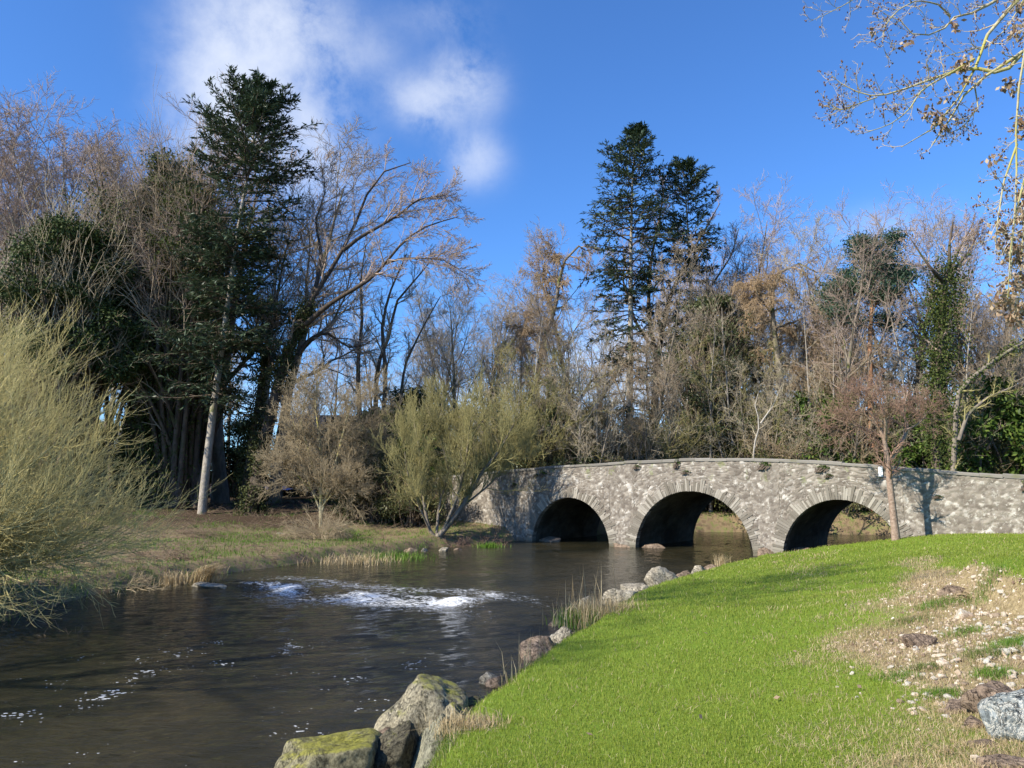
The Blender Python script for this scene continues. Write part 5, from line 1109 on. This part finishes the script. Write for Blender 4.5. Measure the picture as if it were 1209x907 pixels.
for k, (px, py, r_, h_) in enumerate([(1128, 712, .22, .10), (1105, 722, .18, .10), (1168, 722, .16, .12), (1165, 775, .13, .10), (1172, 800, .10, .09), (1112, 822, .08, .07), (1075, 735, .15, .08), (1190, 700, .18, .12), (1195, 762, .12, .10), (1090, 790, .09, .06), (1140, 745, .14, .08), (1060, 800, .12, .06)]):
    p = G(px, py, 1.45)
    for _ in range(5): p = G(px, py, hz(p[0], p[1]))
    q_ = np.column_stack([rg.normal(size=(420, 1))*r_+p[0], rg.normal(size=(420, 1))*r_*.7+p[1]]); V, Q, T = blades(rg, on_ground(q_), h_, .0045, .8)
    tag(obj('grass_tuft', mesh('grass_tuft', V, Q, T, mat='grass_green' if k % 3 else 'grass_bank', smooth=False)), ['rough grass tuft on the turf step above the stones', 'green tuft on the slope left of the turf step', 'grass tuft hanging at the top of the stony face', 'green tuft in the middle of the rubble near the veined boulder', 'small green tuft just above the veined boulder', 'tiny tuft low in the rubble', 'grass tuft at the upper left of the rubble', 'coarse grass tuft at the top right of the rubble by the edge', 'grass tuft among stones close to the right edge', 'thin tuft on the left fringe of the rubble', 'green tuft in the upper middle of the rubble', 'dry tuft at the lower left fringe of the rubble'][k], 'grass tuft')
# longer rough grass along the lawn's water edge
P = zone(60000, 5.5, 31, (-.35, .42)); sdl = shore(P); ok = (lawnside(P) > .5) & (sdl > .0) & (sdl < .55+.25*fbm(P*.9, 64, 2)); P = P[ok]
V, Q, T = blades(rg, on_ground(P), .10, .006, 1.2); tag(obj('edge_grass', mesh('edge_grass', V, Q, T, mat='grass_bank', smooth=False)), 'rough unmown grass on the lip of the lawn above the water', 'grass', kind='stuff')
# left bank and the bank seen through the arches
P = np.column_stack([rg.uniform(-34, 26, 260000), rg.uniform(13, 60, 260000)]); sdl = shore(P); cl = fbm(P*.55, 65, 3)
P3 = np.column_stack([P, np.zeros(len(P))]); bn = (P3-BO)@BN; bs = (P3-BO)@BU
ok = (lawnside(P) < .5) & (sdl > -.1) & (rg.random(len(P)) < np.clip(.60+1.6*cl-sdl*.03+.6*(sdl < 2.2), 0.04, 1)) & ~((bn > -.1) & (bn < BW+.1) & (bs > -21.6)) & (np.abs(P[:, 0]) < .78*P[:, 1]+2); P = P[ok]; cl = cl[ok]; sdl = sdl[ok]
gg = fbm(P*.30, 66, 2)+.25*(sdl < 3.5)+.6*((P[:, 1] > 44) & (P[:, 0] > 4))+rg.normal(size=len(P))*.12; green = gg > -.03
for nm, sel, hh, mt, ln, lb in (('bank_grass', green, .13, 'grass_green', .6, 'tufts of fresh green grass on the far bank'), ('bank_dry_grass', ~green, .15, 'grass_bank', 1.5, 'dry mixed grass and stalks on the far bank')):
    V, Q, T = blades(rg, on_ground(P[sel]), hh*(1+.8*np.clip(cl[sel], -.5, 1)), .016, ln)
    tag(obj(nm, mesh(nm, V, Q, T, mat=mt, smooth=False)), lb, 'grass', kind='stuff')
# fallen sticks and dead stems littering the far bank
P = np.column_stack([rg.uniform(-32, 3, 9000), rg.uniform(13, 54, 9000)]); sdl = shore(P); ok = (lawnside(P) < .5) & (sdl > -.1) & (fbm(P*.45, 67, 3) > -.05) & (((np.column_stack([P, 0*P[:, 0]])-BO)@BN < -.2)); P = P[ok]
b0 = on_ground(P); b0[:, 2] += rg.uniform(0, .12, len(P)); a = rg.random(len(P))*6.28
Pt, Rt = walk(rg, b0, np.column_stack([np.cos(a), np.sin(a), rg.uniform(-.05, .45, len(P))]), rg.uniform(.3, 1.3, len(P)), rg.uniform(.005, .014, len(P)), np.full(len(P), .003), 5, .22)
V, Q = tubes(Pt, Rt, 3); tag(obj('dead_sticks', mesh('dead_sticks', V, Q, mat='litter')), 'fallen sticks and dead stems littering the far bank', 'twigs', kind='stuff')

def tussock(name, label, px, py, z, n, h, w, r, mat, lean=.6, leanv=None, dirv=None, cat='grass tuft', extra=None):
    p = G(px, py, z); p[2] = max(hz(p[0], p[1]), .0)-.03
    B = rg.normal(size=(n, 3))*[r, r, 0]
    V, Q, T = blades(rg, B, h, w, lean, dirv, leanv)
    if extra is None: return tag(obj(name, mesh(name, V, Q, T, mat=mat, smooth=False), loc=tuple(p)), label, cat)
    t = thing(name, label, cat, tuple(p)); obj('blades', mesh('blades', V, Q, T, mat=mat, smooth=False), t)
    for (nm, n2, h2, w2, r2, m2, l2, off) in extra:
        V, Q, T = blades(rg, rg.normal(size=(n2, 3))*[r2, r2, 0]+off, h2, w2, l2); obj(nm, mesh(nm, V, Q, T, mat=m2, smooth=False), t)
    return t
tussock('straw_tussock', 'fan of pale straw leaning over the water on the left bank', 238, 684, .12, 420, .80, .022, .16, 'straw', .35, .75, (.85, -.1, 0), 'grass tuft')
tussock('straw_tussock', 'smaller straw tuft left of the leaning straw fan', 205, 684, .15, 200, .5, .02, .2, 'straw', .7)
tussock('reed_clump', 'clump of reeds with green bases and dry tops at the lawn edge', 708, 742, .15, 900, .55, .014, .32, 'straw', .45, cat='reeds', extra=[('leaves', 700, .38, .014, .30, 'grass_green', .5, (-.25, .05, 0)), ('tall_stems', 26, 1.05, .013, .35, 'straw', .10, (-.1, .2, 0)), ('tall_stems', 160, .5, .012, .25, 'straw', .6, (.55, .35, .05))])
tussock('straw_tuft', 'upright straw tuft standing alone at the lawn tip below the middle arch', 852, 668, .18, 170, .62, .016, .12, 'straw', .28)
tussock('dry_stems', 'few dry upright stems on the lawn edge by the rock pair', 628, 800, .25, 14, .52, .009, .16, 'straw', .25, cat='dry stems')
tussock('dry_stems', 'thin dry stems on the lawn edge above the twin stones', 604, 826, .25, 12, .36, .008, .14, 'straw', .45, cat='dry stems')
tussock('dry_stems', 'lone dry stalks rising by the rock at the back of the pair', 652, 778, .2, 8, .38, .008, .08, 'straw', .3, cat='dry stems')
tussock('dry_grass', 'dry grass skirting the wedge boulder at the bottom edge', 556, 900, .45, 700, .15, .007, .16, 'straw', .9)
tussock('green_tuft', 'bright green leafy tuft on the far bank below the pale brown bush', 404, 634, .45, 500, .45, .03, .35, 'grass_green', .6, cat='plant')
tussock('green_tuft', 'green nettle patch on the bank right of the willow foot', 578, 640, .3, 260, .35, .03, .3, 'grass_green', .6, cat='plant')
tussock('green_tuft', 'green grass overhanging the water between bush and willow', 465, 655, .2, 800, .38, .02, .7, 'grass_green', .7, cat='plant')
tussock('straw_tussock', 'dry grass fringe overhanging the water below the pale brown bush', 425, 660, .15, 700, .42, .02, .8, 'straw', .8)
# brushwood heaps
for lb, px, py, z, dims, seed, mt, st, m_ in [
    ('heap of grey dead branches at the water edge in the left corner', 28, 735, .2, (2.6, 1.6, 1.2), 310, 'litter', 40, (8, 6, 3)),
    ('low brushwood trailing in the water right of the left corner heap', 92, 720, .1, (1.6, 1.0, .7), 311, 'litter', 22, (7, 5, 0)),
    ('buff brushwood under the foreground willow', 140, 680, .4, (2.4, 1.6, .9), 312, 'twig_buff', 36, (7, 5, 0)),
    ('low dead bramble on the left bank between willow and straw fan', 190, 655, .6, (2.6, 1.8, .9), 313, 'litter', 36, (7, 5, 0)),
    ('brown dead bramble under the riverside willow', 560, 632, .5, (2.2, 1.6, 1.6), 314, 'twig_thorn', 44, (8, 6, 2)),
    ('tangle of dead bramble left of the riverside willow foot', 470, 615, .7, (3.0, 2.0, 1.6), 315, 'twig_brown', 44, (8, 6, 2)),
    ('shaggy dead stems at the foot of the pale brown bush', 379, 634, .6, (1.1, 1.0, 1.7), 316, 'twig_buff', 60, (6, 5, 0)),
    ('low brown scrub along the foot of the left wall', 520, 598, 1.0, (2.6, 1.6, 1.5), 317, 'twig_brown', 40, (8, 6, 2)),
    ('dry scrub on the bank left of the pale brown bush', 320, 615, .9, (2.6, 1.8, 1.0), 318, 'litter', 36, (7, 5, 0)),
    ('dry bramble scrub in front of the fir trunk', 215, 630, .9, (3.4, 2.2, 1.0), 319, 'litter', 44, (7, 5, 2)),
    ('dry scrub between wall shadow and far right edge', 1165, 622, 1.25, (1.6, .8, .55), 320, 'twig_brown', 40, (7, 5, 0)),
    ('dry scrub along the wall foot at the far right edge', 1208, 622, 1.25, (1.4, .8, .50), 321, 'litter', 36, (7, 5, 0)),
    ('brushwood heap carrying the blue plastic sheet', 328, 601, 1.8, (2.6, 1.6, .95), 324, 'twig_brown', 60, (8, 6, 3)),
    ('small heap of dead twigs on the grassy mound', 1112, 655, 1.3, (.45, .35, .28), 322, 'litter', 26, (5, 3, 0)),
    ('brown dead scrub on the turf step above the stones', 1150, 690, 1.6, (.5, .3, .22), 323, 'twig_brown', 34, (5, 3, 0))]:
    p = W(px, 572, 56) if seed == 324 else G(px, py, z); p[2] = hz(p[0], p[1]); k = dims[2]
    parts = thicket(seed, dims, st, m_, mt, mt, up=.0, arch=-.10, r=.012*min(1, k+.2), tw=.005 if k > .3 else .002, splay=1.5, ang=.8, L=(.6, .6, .5))
    t_ = thing('brushwood', lb, 'brushwood', tuple(p))
    for nm, me in parts: obj(nm, me, t_)
# weeds growing from the parapet face
wd = [(-10.4, 3.0), (-8.9, 3.52), (-8.5, 3.55), (-3.0, 3.85), (-.9, 3.88), (-.5, 3.6), (3.1, 3.75), (5.5, 3.62), (5.8, 3.4), (9.7, 2.6), (12.5, 2.9), (13.2, 2.86)]
wp = leafy_mass(330, (.40, .08, .20), 260, 'leaf_laurel', .05, 4, clumps=16, cr=.45, z0=.0)
for i, (s_, z_) in enumerate(wd):
    p = bpt(s_, -.10, z_-.1); t_ = thing('wall_weed', 'small tuft of green weed rooted in the stones under the coping', 'plant', tuple(p), -BA, 'weed tufts under the coping', (float(rg.uniform(.45, 1.4)), 1, float(rg.uniform(.5, 1.7))))
    for nm, me in wp: obj(nm, me, t_)
# white notice plate on the wall beside the thorn trunk
def boxm(name, x0, x1, y0, y1, z0, z1, mt):
    V = [(x, y, z) for z in (z0, z1) for x, y in ((x0, y0), (x1, y0), (x1, y1), (x0, y1))]
    return mesh(name, V, [[3, 2, 1, 0], [4, 5, 6, 7], [0, 1, 5, 4], [1, 2, 6, 5], [2, 3, 7, 6], [3, 0, 4, 7]], mat=mt, smooth=False)
M['white'] = make_mat('white_paint', lambda b: b.pr((.78, .78, .76), .5))
M['tarp'] = make_mat('blue_plastic', lambda b: b.pr(b.mix(b.noise(6, 3), (.02, .08, .55), (.05, .16, .75)), .35, spec=.5))
p = bpt(7.85, -.06, 3.35); t_ = thing('notice_plate', 'small white notice plate fixed to the wall just left of the thorn trunk', 'sign', tuple(p), -BA)
obj('plate', boxm('plate', -.08, .08, -.02, 0, -.02, .36, 'white'), t_); obj('bracket', boxm('bracket', -.02, .02, 0, .10, .08, .30, 'bark_grey'), t_)
# blue sheeting under the trees
X_, Y_ = np.meshgrid(np.linspace(-1.1, 1.1, 26), np.linspace(-.6, .6, 14)); q_ = np.column_stack([X_.ravel(), Y_.ravel()])
zz = .30*np.exp(-(q_[:, 1]/.4)**2)*(1-.5*np.abs(q_[:, 0])/1.3)+.12*fbm(q_*2.2, 90, 3)+.08
ii = np.arange(26*14).reshape(14, 26); p = W(328, 572, 56)
tag(obj('tarpaulin', mesh('tarpaulin', np.column_stack([q_, zz]), np.stack([ii[:-1, :-1], ii[:-1, 1:], ii[1:, 1:], ii[1:, :-1]], -1).reshape(-1, 4), mat='tarp'), loc=(p[0], p[1], hz(p[0], p[1])+.85)), 'crumpled blue plastic sheet lying on brushwood behind the leaning tree', 'tarpaulin')
# pale cottage glimpsed behind the bushes
M['render'] = make_mat('cottage_render', lambda b: b.pr(b.mix(b.noise(2, 4), (.62, .58, .50), (.72, .69, .62)), .9))
M['slate'] = make_mat('slate_roof', lambda b: b.pr(b.ramp(b.noise(4, 4, .6, b.stretch((1, 1, 3))), [(.3, (.10, .10, .11)), (.7, (.18, .18, .19))]), .7))
M['glass'] = make_mat('window_glass', lambda b: b.pr((.02, .025, .03), .05, spec=.6))
p = W(430, 572, 72); z_ = hz(p[0], p[1]); t_ = thing('cottage', 'pale cottage glimpsed behind the bare bushes left of the bridge', 'house', (p[0], p[1], z_), .12)
obj('wall', boxm('wall', -7, 7, -3, 3, -.5, 4.6, 'render'), t_)
V = [(-7.4, -3.5, 4.5), (7.4, -3.5, 4.5), (7.4, 0, 7.2), (-7.4, 0, 7.2), (-7.4, 3.5, 4.5), (7.4, 3.5, 4.5), (-7.4, -3.5, 4.3), (7.4, -3.5, 4.3), (7.4, 3.5, 4.3), (-7.4, 3.5, 4.3)]
rf_ = obj('roof', mesh('roof', V, [[0, 1, 2, 3], [3, 2, 5, 4], [6, 7, 1, 0], [4, 5, 8, 9], [9, 8, 7, 6]], [[0, 3, 4], [1, 5, 2]], mat='slate', smooth=False), t_)
obj('chimney', boxm('chimney', -5.4, -4.4, -.5, .5, 6.4, 8.2, 'render'), rf_)
for x_ in (-5, -1.8, 1.8, 5):
    w_ = obj('window', boxm('window', x_-.55, x_+.55, -3.06, -3.003, 2.4, 3.8, 'white'), t_); obj('pane', boxm('pane', x_-.46, x_+.46, -3.075, -3.062, 2.5, 3.7, 'glass'), w_)
# fallen leaves dotted on the lawn
for k, (px, py) in enumerate([(763, 838), (826, 848), (849, 717), (836, 748), (984, 737), (997, 716), (913, 824), (1013, 812), (940, 770), (700, 868), (880, 700), (925, 662)]):
    p = G(px, py, .9)
    for _ in range(5): p = G(px, py, hz(p[0], p[1])+.035)
    V, Q = leaf_quads(rg, np.zeros((1, 3)), np.array([[math.cos(k), math.sin(k), .25]]), .06, .045, nrm=np.array([0, 0, 1.]))
    V = np.concatenate([V, V-[0, 0, .002]]); Q = np.concatenate([Q, Q[:, ::-1]+4])
    tag(obj('fallen_leaf', mesh('fallen_leaf', V, Q, mat='leaf_dead'), loc=tuple(p)), 'yellowish fallen leaf lying on the mown lawn', 'leaf', 'fallen leaves dotted on the lawn')
